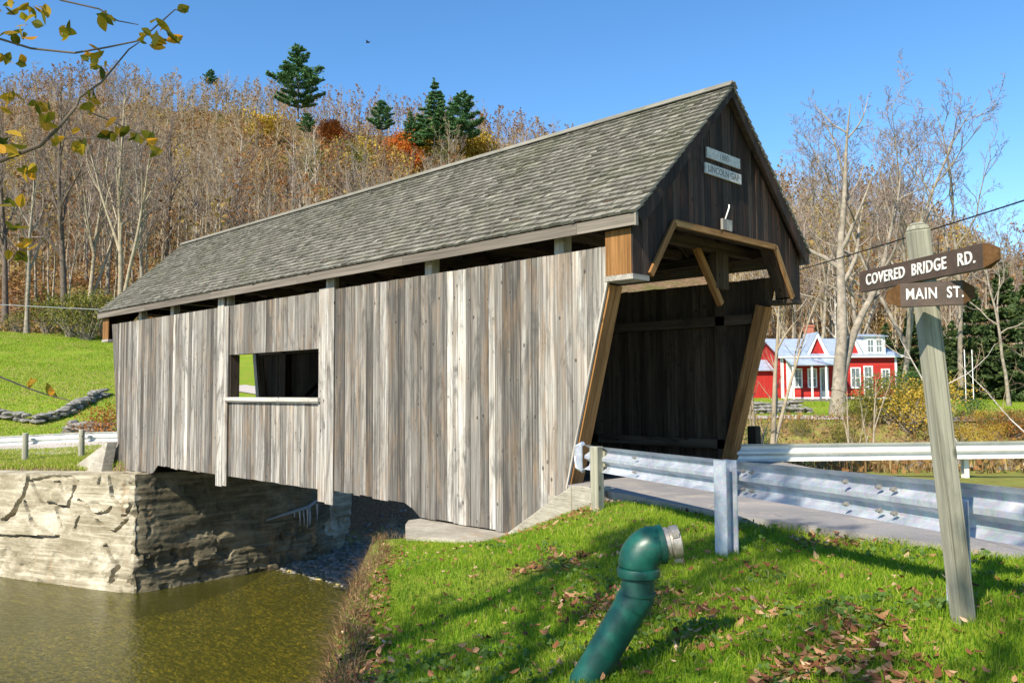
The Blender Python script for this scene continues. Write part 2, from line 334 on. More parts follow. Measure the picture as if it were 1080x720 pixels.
def gz(x, y, chanmask=None):
    x = np.asarray(x, float); y = np.asarray(y, float)
    z = tps(x, y)
    dx = x-CAM[0]; dy = y-CAM[1]; D = -dx*.7018+dy*.7124; lat = dx*.7124+dy*.7018
    q = np.where(D > 1, lat/np.maximum(D, 1), 9.0)
    T = np.interp(q, HQ, HT); T = np.where(D > 1, T, 0)
    R1 = np.interp(q, [-.62, -.2, .2, .3, .7], [76, 74, 72, 72, 72]); RC = np.interp(q, [-.6, 0, .3, .7], [190, 180, 165, 160])
    zb = np.interp(q, [-.62, -.2, .1, .3, .7], [6.4, 6.2, 3, 1.2, .3])
    Hc = T*RC; t = np.clip((D-R1)/(RC-R1), 0, 1.6)
    hill = zb+(Hc-zb)*np.where(t < 1, t-.15*np.sin(np.pi*t)*.6, 1-.25*(t-1))+fbm(x/28, y/28, 3.1, 3)*2.0*np.clip(t*3, 0, 1)
    s = sst(R1-12, R1+4, D); far = sst(70, 110, np.hypot(dx, dy))
    z = np.where(D > 20, z*(1-s)+hill*s, np.clip(z, -2, 9)*(1-far)+far*1.0)
    z = z+fbm(x/3.1, y/3.1, 0, 3)*.03*np.clip(np.hypot(x-2, y-2)/6, 0, 4)
    # channel
    sd = chan(x, y)
    w_ = np.full(np.shape(x), 1.15); w_ = np.where(y > 11.5+.5*np.maximum(0, x), 6.5, w_); w_ = np.where((x < -15.5) & (y > -12) & (y < 6.8), .55, w_)
    w_ = np.where((x > -5.7) & (x < -4) & (y > -.45) & (y < 5.9), .35, w_)
    bed = np.where(y < 1, -4.95, np.where(y < 4.4, -4.95+(y-1)/3.4*.78, -4.17+.06*(y-4.4)))
    bed = np.minimum(bed, -2.6)+fbm(x/1.2, y/1.2, 5, 3)*.05
    t = sst(0, 1, np.clip(sd/w_, 0, 1)); tb = np.where(w_ > 1.0, np.clip(sd/w_, 0, 1)**.9, t); tb = sst(0, 1, tb)*.25+tb*.75
    rough_ = fbm(x/.9, y/.9, 2, 3)*.22*(4*tb*(1-tb))*(w_ > 1)
    return np.where(sd < 0, bed, bed*(1-tb)+z*tb+rough_)
def gz1(x, y): return float(gz(np.array([x]), np.array([y]))[0])

def axis_lines(c0, c1, fine, far, g=1.085):
    a = list(np.arange(c0, c1+1e-6, fine)); s = fine; v = a[-1]
    while v < far: s *= g; v += s; a.append(v)
    s = fine; v = a[0]; b = []
    while v > -far: s *= g; v -= s; b.append(v)
    return np.array(b[::-1]+a)
gx = axis_lines(-25, 11, .2, 700); gy = axis_lines(-10, 14, .2, 700)
GX, GY = np.meshgrid(gx, gy); GZ = gz(GX, GY)
sdc = chan(GX, GY)
dx = GX-CAM[0]; dy = GY-CAM[1]; DD = -dx*.7018+dy*.7124; LL = dx*.7124+dy*.7018; qq = np.where(DD > 1, LL/np.maximum(DD, 1), 9)
forest = sst(67, 72, DD+fbm(GX/6, GY/6, 1, 3)*4)
gravel = np.where(sdc < .1, 1.0, 0)*1.0
bankdirt = sst(1.5, .7, sdc)*(sdc > 0)
litter = np.clip(sst(.05, .5, fbm(GX/1.5+4, GY/1.5, 8, 4))*.8, 0, 1)*((DD < 14) & (DD > -15))
farbank = sst(14, 17, GY+.55*np.maximum(0, -GX-2)*0)*sst(42.5, 41, DD)*sst(23, 25, DD)
dry = np.clip(farbank+((GY > 3.2) & (DD < 25) & (GX > -3))*.6+((GX < -18.5) & (GX > -33) & (DD < 30))*.45, 0, 1)
nx, ny = len(gx), len(gy); idx = np.arange(nx*ny).reshape(ny, nx)
F = np.stack([idx[:-1, :-1], idx[:-1, 1:], idx[1:, 1:], idx[1:, :-1]], -1).reshape(-1, 4)
def _ground():
    n = NT('ground_cover'); o = n.obj(); b = n.noise(o, 1.1, 5, .6); f = n.noise(o, 14, 5, .7); ff = n.noise(o, 70, 3, .7)
    grass = n.ramp(f, [(.3, (.09, .17, .012)), (.5, (.17, .28, .018)), (.72, (.27, .36, .035))])
    grass = n.mix(n.mr(b, .42, .68, 0, .75), grass, (.30, .27, .05)); grass = n.mix(n.mr(n.noise(o, .35, 4, .65), .55, .7, 0, .7), grass, (.26, .2, .08))
    lit = n.ramp(n.noise(o, 22, 4, .8), [(.3, (.045, .028, .016)), (.5, (.17, .09, .045)), (.7, (.34, .2, .11))])
    lit = n.mix(n.mr(b, .4, .65, 0, .5), lit, (.10, .10, .03))
    fl = n.ramp(n.noise(o, 1.6, 6, .75), [(.3, (.06, .042, .028)), (.5, (.17, .11, .062)), (.7, (.29, .21, .13))])
    fl = n.mix(n.mr(n.noise(o, .25, 4, .6), .48, .62, 0, .7), fl, (.10, .11, .03))
    gr = n.ramp(n.vor(o, 9, 'F1', 'Color'), [(.1, (.12, .115, .09)), (.5, (.24, .22, .15)), (.9, (.42, .38, .27))])
    gr = n.mix(n.mr(ff, .4, .6, 0, .6), gr, (.16, .13, .06))
    dirt = n.ramp(f, [(.3, (.07, .045, .03)), (.6, (.2, .14, .09)), (.8, (.3, .22, .15))])
    drc = n.ramp(n.noise(o, 2.2, 6, .7), [(.3, (.10, .075, .035)), (.45, (.26, .17, .08)), (.55, (.2, .21, .05)), (.7, (.36, .31, .1))])
    c = n.mix(n.attr('litter'), grass, lit); c = n.mix(n.attr('dry'), c, drc); c = n.mix(n.attr('forest'), c, fl); c = n.mix(n.attr('bank'), c, dirt); c = n.mix(n.attr('gravel'), c, gr)
    h = n.math('ADD', f, n.math('MULTIPLY', ff, .5)); nb = n.bump(h, .8, .03)
    n.bsdf(c, .95, normal=nb, spec=.1); return n.m
M['ground'] = _ground()
ground = mesh('ground', np.stack([GX, GY, GZ], -1).reshape(-1, 3), F, M['ground'], None,
     {'forest': ('FLOAT', forest), 'gravel': ('FLOAT', gravel), 'bank': ('FLOAT', bankdirt), 'litter': ('FLOAT', litter), 'dry': ('FLOAT', dry)}, True)
tag(ground, kind='structure')

# water: sheet at -4.2 with gentle ripples
def _water():
    n = NT('river_water'); o = n.obj()
    h = n.math('ADD', n.math('MULTIPLY', n.noise(n.map(o, (1.0, 1.6, 1)), 5.0, 3, .55, .6), 1.0), n.math('MULTIPLY', n.noise(o, 16, 2, .5), .3))
    nb = n.bump(h, .35, .05)
    fr = n.n('ShaderNodeFresnel'); fr.inputs[0].default_value = 1.33; n.l(nb, fr.inputs['Normal'])
    g = n.n('ShaderNodeBsdfGlossy'); g.inputs['Roughness'].default_value = .03; n.l(nb, g.inputs['Normal'])
    tr = n.n('ShaderNodeBsdfTransparent'); tr.inputs[0].default_value = (.77, .75, .28, 1)
    df = n.n('ShaderNodeBsdfDiffuse'); df.inputs[0].default_value = (.135, .135, .026, 1)
    m0 = n.n('ShaderNodeMixShader'); m0.inputs[0].default_value = .3; n.l(tr.outputs[0], m0.inputs[1]); n.l(df.outputs[0], m0.inputs[2])
    m1 = n.n('ShaderNodeMixShader'); n.l(fr.outputs[0], m1.inputs[0]); n.l(m0.outputs[0], m1.inputs[1]); n.l(g.outputs[0], m1.inputs[2])
    n.l(m1.outputs[0], n.out.inputs[0]); return n.m
M['water'] = _water()
wv = [(-2, -90), (4, -25), (4, -12), (2, -8), (-1, -6), (-4, -3), (-4.6, -1), (-4.9, 7), (-17.3, 7), (-17.3, -.2), (-30.5, -5), (-40, -10), (-60, -40), (-60, -90)]
river = mesh('water', [(x, y, -4.2) for x, y in wv], [tuple(range(len(wv)))[::-1]], M['water']); tag(river, kind='structure')
river.data.flip_normals() if river.data.polygons[0].normal.z < 0 else None

# road in front of the portal (thick sheet draped just above the ground)
def sheet(name, pts, z, t, mat):
    m = MB(3); m.poly([(x, y, z-t) for x, y in pts], (0, 0, 1), t); o = m.build(name, mat); tag(o, kind='structure'); return o
sheet('road', [(-1.25, -.28), (-.64, -.35), (.66, -.83), (2.2, -1.3), (3.4, -1.45), (4.9, -1.65), (7.5, -2.4), (12, -4.2), (30, -12), (32, -6), (12, -.6), (7, 1.6), (4, 2.95), (1.6, 3.7), (.2, 4.6), (-.6, 5.25), (-1.25, 5.3)], .0, .3, M['asphalt'])
# gravel road on the house side and at the far portal
def ribbon(name, pts, wdt, mat, dz=.03):
    P = np.array(pts, float); seg = np.r_[0, np.cumsum(np.hypot(*np.diff(P, axis=0).T))]; s = np.arange(0, seg[-1], .6); X = np.interp(s, seg, P[:, 0]); Y = np.interp(s, seg, P[:, 1])
    tx = np.gradient(X); ty = np.gradient(Y); L = np.hypot(tx, ty); nxx, nyy = -ty/L, tx/L; V = []; k = 7
    for j in range(k):
        o = (j/(k-1)-.5)*wdt; x = X+nxx*o; y = Y+nyy*o; V.append(np.stack([x, y, gz(x, y)+dz], -1))
    V = np.stack(V, 1); n_ = len(s); idx = np.arange(n_*k).reshape(n_, k)
    Fq = np.stack([idx[:-1, :-1], idx[1:, :-1], idx[1:, 1:], idx[:-1, 1:]], -1).reshape(-1, 4)
    o = mesh(name, V.reshape(-1, 3), Fq, mat, smooth=True); tag(o, kind='structure')
    o.data.flip_normals() if o.data.polygons[0].normal.z < 0 else None
    return o
ribbon('gravel_road', [(-40, 14), (-24, 22.5), (-14, 29), (-6, 33), (2, 37.5), (12, 43), (30, 52)], 2.6, M['gravelroad'], .05)
ribbon('road_far', [(-20.9, 2.6), (-24, 3.8), (-28, 3.2), (-31, .9), (-34.5, -2.6), (-42, -10)], 4.2, M['gravelroad'], .06).name = 'gravel_lane'

# ================================================================ COVERED BRIDGE
LB = 20.84; EY = .2256; EZ = 3.9; RZ = 6.387; WB = 5.0; SL = (RZ-EZ)/(2.5+EY)
bridge = empty('covered_bridge', (-10, 2.5, 0)); tag(bridge, 'long weathered grey wooden covered bridge with steep shingled roof spanning the green river', 'covered bridge')
OFF = Vector((-10, 2.5, 0))
def bpart(o, parent=bridge):
    """geometry is given in world coordinates; shift it into the bridge's frame"""
    if parent is bridge: o.data.transform(Matrix.Translation(-OFF))
    return o
def bp(m, name, mat, parent=bridge, **k):
    o = m.build(name, mat, parent, **k); o.data.transform(Matrix.Translation(-OFF)); return o
def near_end(z): return -.53-.267*(3.51-z)
def far_end(z): return -20.21+.182*(3.51-z)
def bot(x):
    if x < -16.9: return -.9
    if x < -16.57: return -.9+(x+16.9)/.33*.24
    if x < -5.38: return -.66
    if x < -5.08: return -.66-(x+5.38)/.3*.24
    return -.9
WIN = (-12.42, -8.36, 1.24, 2.29)
def clip(poly, f):
    """keep the part of polygon [(x,z)] where f>=0, f linear"""
    out = []
    for i in range(len(poly)):
        a, b = poly[i], poly[(i+1) % len(poly)]; fa, fb = f(*a), f(*b)
        if fa >= 0: out.append(a)
        if (fa >= 0) != (fb >= 0): t = fa/(fa-fb); out.append((a[0]+(b[0]-a[0])*t, a[1]+(b[1]-a[1])*t))
    return out
def siding(y0, out, window, seed, ztop=3.5, zmin=None, lo=.11, hi=.31):
    m = MB(seed); r = np.random.default_rng(seed); x = -20.4
    while x < -.2:
        wd = r.uniform(lo, hi); x1 = x+wd
        if window and x < WIN[0] < x1: x1 = WIN[0]
        if window and x < WIN[1] < x1: x1 = WIN[1]
        if x1-x < .03: x = x1; continue
        g = .004+r.random()*.006; t = .024+r.random()*.012; a, b = x+g/2, x1-g/2; j = r.normal(0, .012)
        def bz(v): return (bot(v) if zmin is None else zmin)
        inwin = window and a > WIN[0]-.02 and b < WIN[1]+.02
        ivs = [((bz(a)+j, bz(b)+j), (ztop, ztop))] if not inwin else [((bz(a)+j*.4, bz(b)+j*.4), (WIN[2], WIN[2])), ((WIN[3], WIN[3]), (ztop+.0, ztop+.0))]
        tone = r.random()*.75+(.45 if r.random() < .16 else 0)-(.25 if r.random() < .2 else 0)
        for k, (lo2, hi2) in enumerate(ivs):
            poly = [(a, lo2[0]), (b, lo2[1]), (b, hi2[1]+r.normal(0, .006)), (a, hi2[0])]
            poly = clip(poly, lambda px, pz: near_end(pz)-px); poly = clip(poly, lambda px, pz: px-far_end(pz)) if len(poly) > 2 else poly
            if len(poly) < 3: continue
            dy = r.uniform(0, .01)
            m.poly([(px, y0+out*(-dy), pz) for px, pz in poly], (0, -out, 0), t, tone if k == 0 else tone*.8)
        x = x1
    return m
bp(siding(0.0, -1, True, 11), 'side_boarding', M['siding'])
# pilaster boards over the truss posts
for xa, xb, zb, zt in ((-12.99, -12.66, -.93, 3.86), (-12.65, -12.43, -.9, 3.5), (-8.36, -8.1, -.9, 3.55), (-8.09, -7.8, -.93, 3.86)):
    m = MB(12+int(-xa*10)); m.box((xa, -.034, zb), (xb, -.0115, zt), tone=.8); bp(m, 'pilaster', M['siding'])
# windows: jamb, sill
m = MB(13)
m.box((WIN[0]-.08, -.1, WIN[2]-.07), (WIN[1]+.08, .2, WIN[2]+.015), axis=0, tone=.85); m.box((WIN[0]-.06, -.07, WIN[2]-.1), (WIN[1]+.05, -.036, WIN[2]-.071), axis=0, tone=.5)
bp(m, 'window_sill', M['post_grey'])
m = MB(14); m.box((WIN[0]-.03, .03, WIN[2]), (WIN[0]+.03, .26, WIN[3]), tone=.3); m.box((WIN[1]-.03, .03, WIN[2]), (WIN[1]+.03, .26, WIN[3]), tone=.3); m.box((WIN[0], .03, WIN[3]+.002), (WIN[1], .2, WIN[3]+.12), axis=0, tone=.3)
bp(m, 'window_frame', M['inner'])
# far (hidden) side wall, two tiers with girts inside
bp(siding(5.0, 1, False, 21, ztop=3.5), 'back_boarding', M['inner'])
m = MB(22)
for z in (2.72, .32): m.box((far_end(z)+.25, 4.78, z-.09), (near_end(z)-.22, 4.96, z+.09), axis=0)
for z in (2.72, .32):
    m.box((far_end(z)+.25, .04, z-.09), (WIN[0] if z > 1 else near_end(z)-.22, .2, z+.09), axis=0)
m.box((WIN[1], .04, 2.63), (near_end(2.7)-.22, .2, 2.81), axis=0)
bp(m, 'girt', M['inner'])
# truss posts, one mesh each
for x in (-18.1, -15.88, -12.7, -8.1, -4.84, -1.66):
    for y in (.13, 4.87):
        m = MB(int(abs(x*10))+int(y)); m.box((x-.1, y-.09, -.6), (x+.1, y+.09, 3.86), tone=.5)
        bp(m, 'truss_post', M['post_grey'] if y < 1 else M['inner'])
# braces of the queen truss inside the walls
for y in (.16, 4.8):
    for a, b in (((-18.9, 0), (-12.9, 3.3)),):
        m = MB(5); m.bar((a[0], y+(.14 if y < 1 else -.14), a[1]), (b[0], y+(.14 if y < 1 else -.14), b[1]), .16, .2, (0, 1, 0)); bp(m, 'truss_brace', M['inner'])
# top plates, bottom chords, floor beams, deck
m = MB(31)
for y in (.13, 4.87): m.box((-20.5, y-.1, 3.86), (-.16, y+.1, 4.02), axis=0)
bp(m, 'top_plate', M['inner'])
m = MB(32)
for y in (.2, 4.8): m.box((-19.3, y-.12, -.6), (-1.7, y+.12, -.28), axis=0)
for x in np.arange(-18.6, -2.0, 1.15): m.box((x-.1, .33, -.5), (x+.1, 4.67, -.24), axis=1)
bp(m, 'floor_beams', M['inner'])
m = MB(33); x = -19.9
while x < -1.4:
    m.box((x+.004, .3, -.2), (x+.216, 4.7, -.01-m.r.random()*.006), axis=1); x += .22
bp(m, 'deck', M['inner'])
# tie beams and rafters
m = MB(34)
for x in np.arange(-19.7, -.6, 1.9): m.box((x-.09, .05, 4.03), (x+.09, 4.95, 4.2), axis=1)
bp(m, 'tie_beams', M['inner'])
for x in np.arange(-20.6, -.15, .76):
    m = MB(35)
    for s in (0, 1):
        ya = -EY+.05 if s == 0 else 5+EY-.05; m.bar((x, ya, EZ-.12), (x, 2.5, RZ-.15), .06, .13, (1, 0, 0) if 0 else (0, 0, 1))
    bp(m, 'rafter', M['inner'])
# roof: sheathing deck + shingle courses
nrm = unit((0, -SL, 1))
def slope_pt(s, d, side, lift=0):   # d distance up the slope
    L = math.hypot(2.5+EY, RZ-EZ); t = d/L; y = -EY+(2.5+EY)*t; z = EZ+(RZ-EZ)*t; n_ = np.array([0, -(RZ-EZ), 2.5+EY])/L
    p = np.array([s, y, z])+n_*lift
    if side: p[1] = 5-p[1]
    return p
LS = math.hypot(2.5+EY, RZ-EZ)
roof = None
m = MB(36)
for side in (0, 1):
    P = [slope_pt(-LB, 0, side, -.065), slope_pt(0, 0, side, -.065), slope_pt(0, LS, side, -.065), slope_pt(-LB, LS, side, -.065)]
    Q = [slope_pt(-LB, 0, side, -.035), slope_pt(0, 0, side, -.035), slope_pt(0, LS, side, -.035), slope_pt(-LB, LS, side, -.035)]
    m.hexa(P+Q, [(p[1], p[2], p[0]) for p in P+Q])
roof = bp(m, 'roof', M['inner'])
m = MB(37); r = m.r; rows = 25; ex = LS/rows
for side in (0, 1):
    for k in range(rows):
        d0 = k*ex; x = -LB-.03+r.random()*.1
        while x < .03:
            wd = r.uniform(.07, .2); x1 = min(x+wd, .035); g = .004
            if x1-x < .02: break
            jb = r.normal(0, .008); th = r.uniform(.016, .034); cup = r.uniform(0, .018)
            a0, a1 = d0-.02+jb, min(d0+ex*1.25, LS+.02); lf = .012
            P = [slope_pt(x+g, a0, side, -.012+.008), slope_pt(x1-g, a0, side, -.012+.008), slope_pt(x1-g, a1, side, -.03), slope_pt(x+g, a1, side, -.03),
                 slope_pt(x+g, a0, side, lf+th+cup*r.random()), slope_pt(x1-g, a0, side, lf+th+cup*r.random()), slope_pt(x1-g, a1, side, -.006), slope_pt(x+g, a1, side, -.006)]
            m.hexa(P, [(0, q, 0) if 0 else (p[0], q*.02, -p[2]*1.3) for q, p in enumerate(P)], tone=min(1, max(0, r.normal(.5, .2)+(.3 if r.random() < .06 else 0))))
            x = x1
shg = m.build('shingles', M['shingle'], roof); shg.data.transform(Matrix.Translation(-OFF))
m = MB(38)
x = -LB-.04
while x < 0:
    for s in (-1, 1):
        m.bar((x, 2.5+s*.075, RZ+.02-.0), (min(x+1.2, .04), 2.5+s*.075, RZ+.02), .14, .018, (0, s*.72, .7), tone=.45+.3*m.r.random())
    x += 1.2
rc = m.build('ridge_cap', M['shingle'], roof); rc.data.transform(Matrix.Translation(-OFF))
for y, s in ((-EY+.012, -1), (5+EY-.012, 1)):
    x = -LB+.02; m = MB(39)
    while x < -.02:
        x1 = min(x+m.r.uniform(3, 4.4), -.005); m.box((x, y-.014, EZ-.2), (x1-.004, y+.014, EZ-.035), axis=0, tone=.35+.5*m.r.random()); x = x1
    if s < 0: m.box((-.02, -EY-.012, EZ-.21), (.012, -EY+.045, EZ-.02), tone=1)
    fa = m.build('fascia', M['fascia'], roof); fa.data.transform(Matrix.Translation(-OFF))
# rake boards
for X in (-.012, -LB+.012):
    for s in (0, 1):
        P = []; m = MB(40)
        for xx in (X-.02, X+.02):
            P.append([slope_pt(xx, .0, s, -.25), slope_pt(xx, LS-.0, s, -.25), slope_pt(xx, LS, s, -.04), slope_pt(xx, .0, s, -.04)])
        A, B = P
        for p in A+B:
            if s == 0: p[1] = min(p[1], 2.499)
            else: p[1] = max(p[1], 2.501)
        m.hexa([A[0], A[1], B[1], B[0], A[3], A[2], B[2], B[3]], [(p[1]*.3, p[0], (p[2]*.6+p[1]*.2)) for p in [A[0], A[1], B[1], B[0], A[3], A[2], B[2], B[3]]], tone=.4)
        rk = m.build('rake_board', M['gable'], roof); rk.data.transform(Matrix.Translation(-OFF))

# gables with the trapezoid portal opening
def gable(X, dirx, seed, detail):
    m = MB(seed); r = m.r; y = -.11
    def top(yy): return EZ+SL*(min(yy, 5-yy)+EY)-.085
    def bt(yy):
        q = min(yy, 5-yy)
        if q < .28: return 3.0
        if q < .92: return 3.06+(q-.28)/.64*.84
        return 3.90
    while y < 5.11:
        y1 = min(y+r.uniform(.12, .24), 5.11)
        for bk in (.28, .92, 4.08, 4.72, 2.5):
            if y+.01 < bk < y1: y1 = bk
        a, b = y+.003, y1-.003; e = 1e-4
        pts = [(X, a, bt(a+e)), (X, b, bt(b-e)), (X, b, top(b)), (X, a, top(a))]
        m.poly(pts, (dirx, 0, 0), .022+r.random()*.012, None); y = y1
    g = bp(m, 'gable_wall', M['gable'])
    m = MB(seed+1); xo = X+dirx*.05
    seq = [(.27, 3.05), (.9, 3.9), (4.1, 3.9), (4.73, 3.05)]
    for (a, b), tn in zip(zip(seq[:-1], seq[1:]), (.2, .6, .75)):
        m.bar((xo, a[0], a[1]), (xo, b[0], b[1]), .035, .11, (1, 0, 0), tone=tn) if 0 else m.bar((xo+dirx*.012, a[0], a[1]), (xo+dirx*.012, b[0], b[1]), .045, .095, (0, 0, 1), tone=tn)
    t_ = m.build('portal_trim', M['trim'], g); t_.data.transform(Matrix.Translation(-OFF))
    # inner lining of the opening
    m = MB(seed+2)
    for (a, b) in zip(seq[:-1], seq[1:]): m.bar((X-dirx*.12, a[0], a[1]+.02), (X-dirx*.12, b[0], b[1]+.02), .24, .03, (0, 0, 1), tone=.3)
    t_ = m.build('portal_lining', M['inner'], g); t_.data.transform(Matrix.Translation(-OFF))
    # boxed returns at both shoulders: board on the side and a ledge below
    for yy, s in ((0, -1), (5, 1)):
        m = MB(seed+3); xa, xb = sorted((X, X-dirx*.46))
        m.box((xa, yy+s*.10-.012, 3.04), (xb, yy+s*.10+.012, EZ-.21), tone=.2 if s < 0 else .3)
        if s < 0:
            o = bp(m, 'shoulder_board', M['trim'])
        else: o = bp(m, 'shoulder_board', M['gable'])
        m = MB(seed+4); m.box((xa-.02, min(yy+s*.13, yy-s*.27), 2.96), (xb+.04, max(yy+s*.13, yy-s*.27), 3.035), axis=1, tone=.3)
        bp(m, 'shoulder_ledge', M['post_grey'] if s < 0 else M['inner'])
    return g
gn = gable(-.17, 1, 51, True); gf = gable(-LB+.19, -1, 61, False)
# inclined end posts
for y, s in ((.16, -1), (4.84, 1)):
    m = MB(71+s); m.bar((near_end(3.0)-.07, y, 2.95), (near_end(-.12)-.07, y, -.12), .28, .2, (1, 0, 0), tone=.45); o = bp(m, 'inclined_end_post', M['trim'])
    m = MB(75+s); m.bar((far_end(3.2)+.08, y, 3.2), (far_end(-.3)+.08, y, -.3), .28, .2, (1, 0, 0), tone=.45); bp(m, 'inclined_end_post', M['post_grey'])
m = MB(77); m.bar((near_end(3.5)-.005, -.012, 3.5), (near_end(-.1)-.005, -.012, -.1), .04, .03, (1, 0, 0), tone=.45); bp(m, 'corner_strip', M['post_grey'])
# knee brace and hanging post seen in the portal
m = MB(78); m.bar((-1.0, 2.92, 3.88), (-1.0, 3.71, 2.93), .11, .1, (1, 0, 0), tone=.6); bp(m, 'knee_brace', M['trim'])
m = MB(79); m.box((-1.08, 3.49, 3.2), (-.94, 3.92, 3.9), tone=.4); m.box((-1.1, .2, 3.86), (-.92, 4.8, 4.02), axis=1, tone=.4); bp(m, 'portal_tie', M['inner'])
# name boards on the gable
def text_mesh(name, body, size, mat, parent, M4, extrude=.003, offset=0.0, sx=1.0, align='CENTER', spacing=1.0):
    c = bpy.data.curves.new('t', 'FONT'); c.body = body; c.size = size; c.extrude = extrude; c.offset = offset; c.align_x = align; c.align_y = 'CENTER'; c.space_character = spacing; c.resolution_u = 3
    t = bpy.data.objects.new('t', c); col.objects.link(t); dg = bpy.context.evaluated_depsgraph_get(); dg.update()
    me = bpy.data.meshes.new_from_object(t.evaluated_get(dg)); bpy.data.objects.remove(t); bpy.data.curves.remove(c)
    me.transform(M4 @ Matrix.Diagonal((sx, 1, 1, 1))); me.materials.clear(); me.materials.append(mat); me.name = name
    o = bpy.data.objects.new(name, me); col.objects.link(o); o.parent = parent; return o
# facing +X : text x -> +Y, text y -> +Z
def faceX(x, y, z): return Matrix(((0, 0, 1, x), (1, 0, 0, y), (0, 1, 0, z), (0, 0, 0, 1)))
for (y0, y1, zc, txt, lab) in ((1.86, 2.9, 5.17, '1880', 'pale upper name board with faint worn numerals'), (1.8, 2.93, 4.91, 'LINCOLN GAP', 'pale lower name board with weathered dark lettering')):
    m = MB(81); m.box((-.128, y0, zc-.085), (-.1, y1, zc+.085), axis=1)
    o = bp(m, 'name_board', M['paleboard']); o['label'] = lab
    t_ = text_mesh('lettering', txt, .15, M['letterdark'], o, Matrix.Translation(-OFF) @ faceX(-.1, (y0+y1)/2, zc), .002, .0015 if txt != '1880' else -.001, 1.0)
# lamp: small box with a bent spout above
m = MB(83); m.box((-.13, 2.28, 3.98), (-.09, 2.58, 4.16)); lb = bp(m, 'lamp_box', M['post_grey'])
m = MB(84); m.tube([(-.11, 2.4, 4.17), (-.06, 2.38, 4.26), (-.04, 2.4, 4.34), (-.07, 2.46, 4.4), (-.1, 2.49, 4.41)], [.011, .012, .012, .011, .008], 8); o = m.build('lamp_hook', M['white'], lb, True); o.data.transform(Matrix.Translation(-OFF))

# ================================================================ ABUTMENTS
def concrete_wall(name, path, top, zbot, step, mat, rough, label, cat='abutment', caps=1.0, seed=0, cracks=(), capw=None):
    """vertical concrete face swept along a plan path (outside on the right-hand side), displaced like spalled concrete"""
    P = np.array(path, float); seg = np.r_[0, np.cumsum(np.hypot(*np.diff(P, axis=0).T))]; n = int(seg[-1]/step)
    s = np.unique(np.r_[np.linspace(0, seg[-1], n), seg]); X = np.interp(s, seg, P[:, 0]); Y = np.interp(s, seg, P[:, 1])
    seg_i = np.clip(np.searchsorted(seg, s, 'right')-1, 0, len(P)-2); T = np.diff(P, axis=0); T /= np.hypot(*T.T)[:, None]
    N = np.array([T[i] for i in seg_i]); 
    for k_, q in enumerate(seg[1:-1]):
        j = np.argmin(abs(s-q)); N[j] = unit(T[k_]+T[k_+1])*1.0
    Nx, Ny = N[:, 1], -N[:, 0]
    zt = np.interp(s, seg, top); nz_ = int(4.3/step); v = np.linspace(0, 1, nz_)
    V = []; S, Vv = np.meshgrid(s, v, indexing='ij'); Zg = zbot+(zt[:, None]-zbot)*Vv
    Xg = X[:, None]+0*Vv; Yg = Y[:, None]+0*Vv
    amp = rough(S, Zg)
    chip = np.clip(fbm(S*2.6, Zg*2.6, seed+21, 4)-.12, 0, .25)*.5
    ch = fbm(Xg*1.7, Yg*1.7, Zg*1.7+seed, 5); lay = fbm(S*.8, Zg*9, seed+3, 3); blk = np.round(fbm(S*1.3, Zg*1.9, seed+9, 2)*5)/5
    dsp = amp*(ch*.55+lay*.35+blk*.45)-chip*np.clip(amp*8, 0, 1)+.012*fbm(S*.4, Zg*6, 1, 2)
    for pts, wd, dep_ in cracks:
        d = np.full(S.shape, 9.)
        for (a, b) in zip(pts[:-1], pts[1:]):
            a = np.array(a, float); b = np.array(b, float); e = b-a; ss = S+.10*fbm(S*3, Zg*3, 4, 3); zz = Zg+.10*fbm(S*3+9, Zg*3, 7, 3)
            t = np.clip(((ss-a[0])*e[0]+(zz-a[1])*e[1])/(e@e), 0, 1); d = np.minimum(d, np.hypot(ss-a[0]-t*e[0], zz-a[1]-t*e[1]))
        dsp -= dep_*np.clip(1-d/wd, 0, 1)**.6
    if seed == 2: dsp -= (.10+.12*np.clip(fbm(S*0+3, Zg*1.6, 4, 4), -.6, 1))*np.exp(-((S-SC)/.22)**2)
    fade = np.clip((1-Vv)*12, .15, 1); dsp *= fade
    Xg = Xg+Nx[:, None]*dsp; Yg = Yg+Ny[:, None]*dsp
    V = np.stack([Xg, Yg, Zg], -1).reshape(-1, 3); ns = len(s); idx = np.arange(ns*nz_).reshape(ns, nz_)
    F = np.stack([idx[:-1, :-1], idx[1:, :-1], idx[1:, 1:], idx[:-1, 1:]], -1).reshape(-1, 4)
    # cap running inward
    cw = caps if capw is None else capw
    top_in = np.stack([X-Nx*cw, Y-Ny*cw, zt+0*X], -1); bot_in = top_in.copy(); bot_in[:, 2] = zbot
    base = len(V); V = np.r_[V, top_in, bot_in]
    a = idx[:, -1]; b = base+np.arange(ns); c = b+ns
    F = np.r_[F, np.stack([a[:-1], a[1:], b[1:], b[:-1]], -1), np.stack([b[:-1], b[1:], c[1:], c[:-1]], -1)]
    for e_ in (0, -1): pass
    o = mesh(name, V, F, mat, None, smooth=True); o.data.set_sharp_from_angle(angle=rad(34))
    tag(o, label, cat); return o
SC = math.hypot(12.9, 4.8)      # length of the wing part before the corner
def rough_far(S, Z):
    c = np.exp(-((S-SC)/1.1)**2)*np.clip((Z+4.3)/3, .4, 1)*.16; side = (S > SC)*.09*(.5+sst(-2.4, -3.6, Z)*1.6)
    low = sst(-3.0, -3.5, Z)*(S < SC)*.16; mid = sst(-2.1, -1.7, Z)*sst(SC-4.6, SC-3.4, S)*(S < SC)*.12
    return .010+(c+low+mid)*.30+side*.8
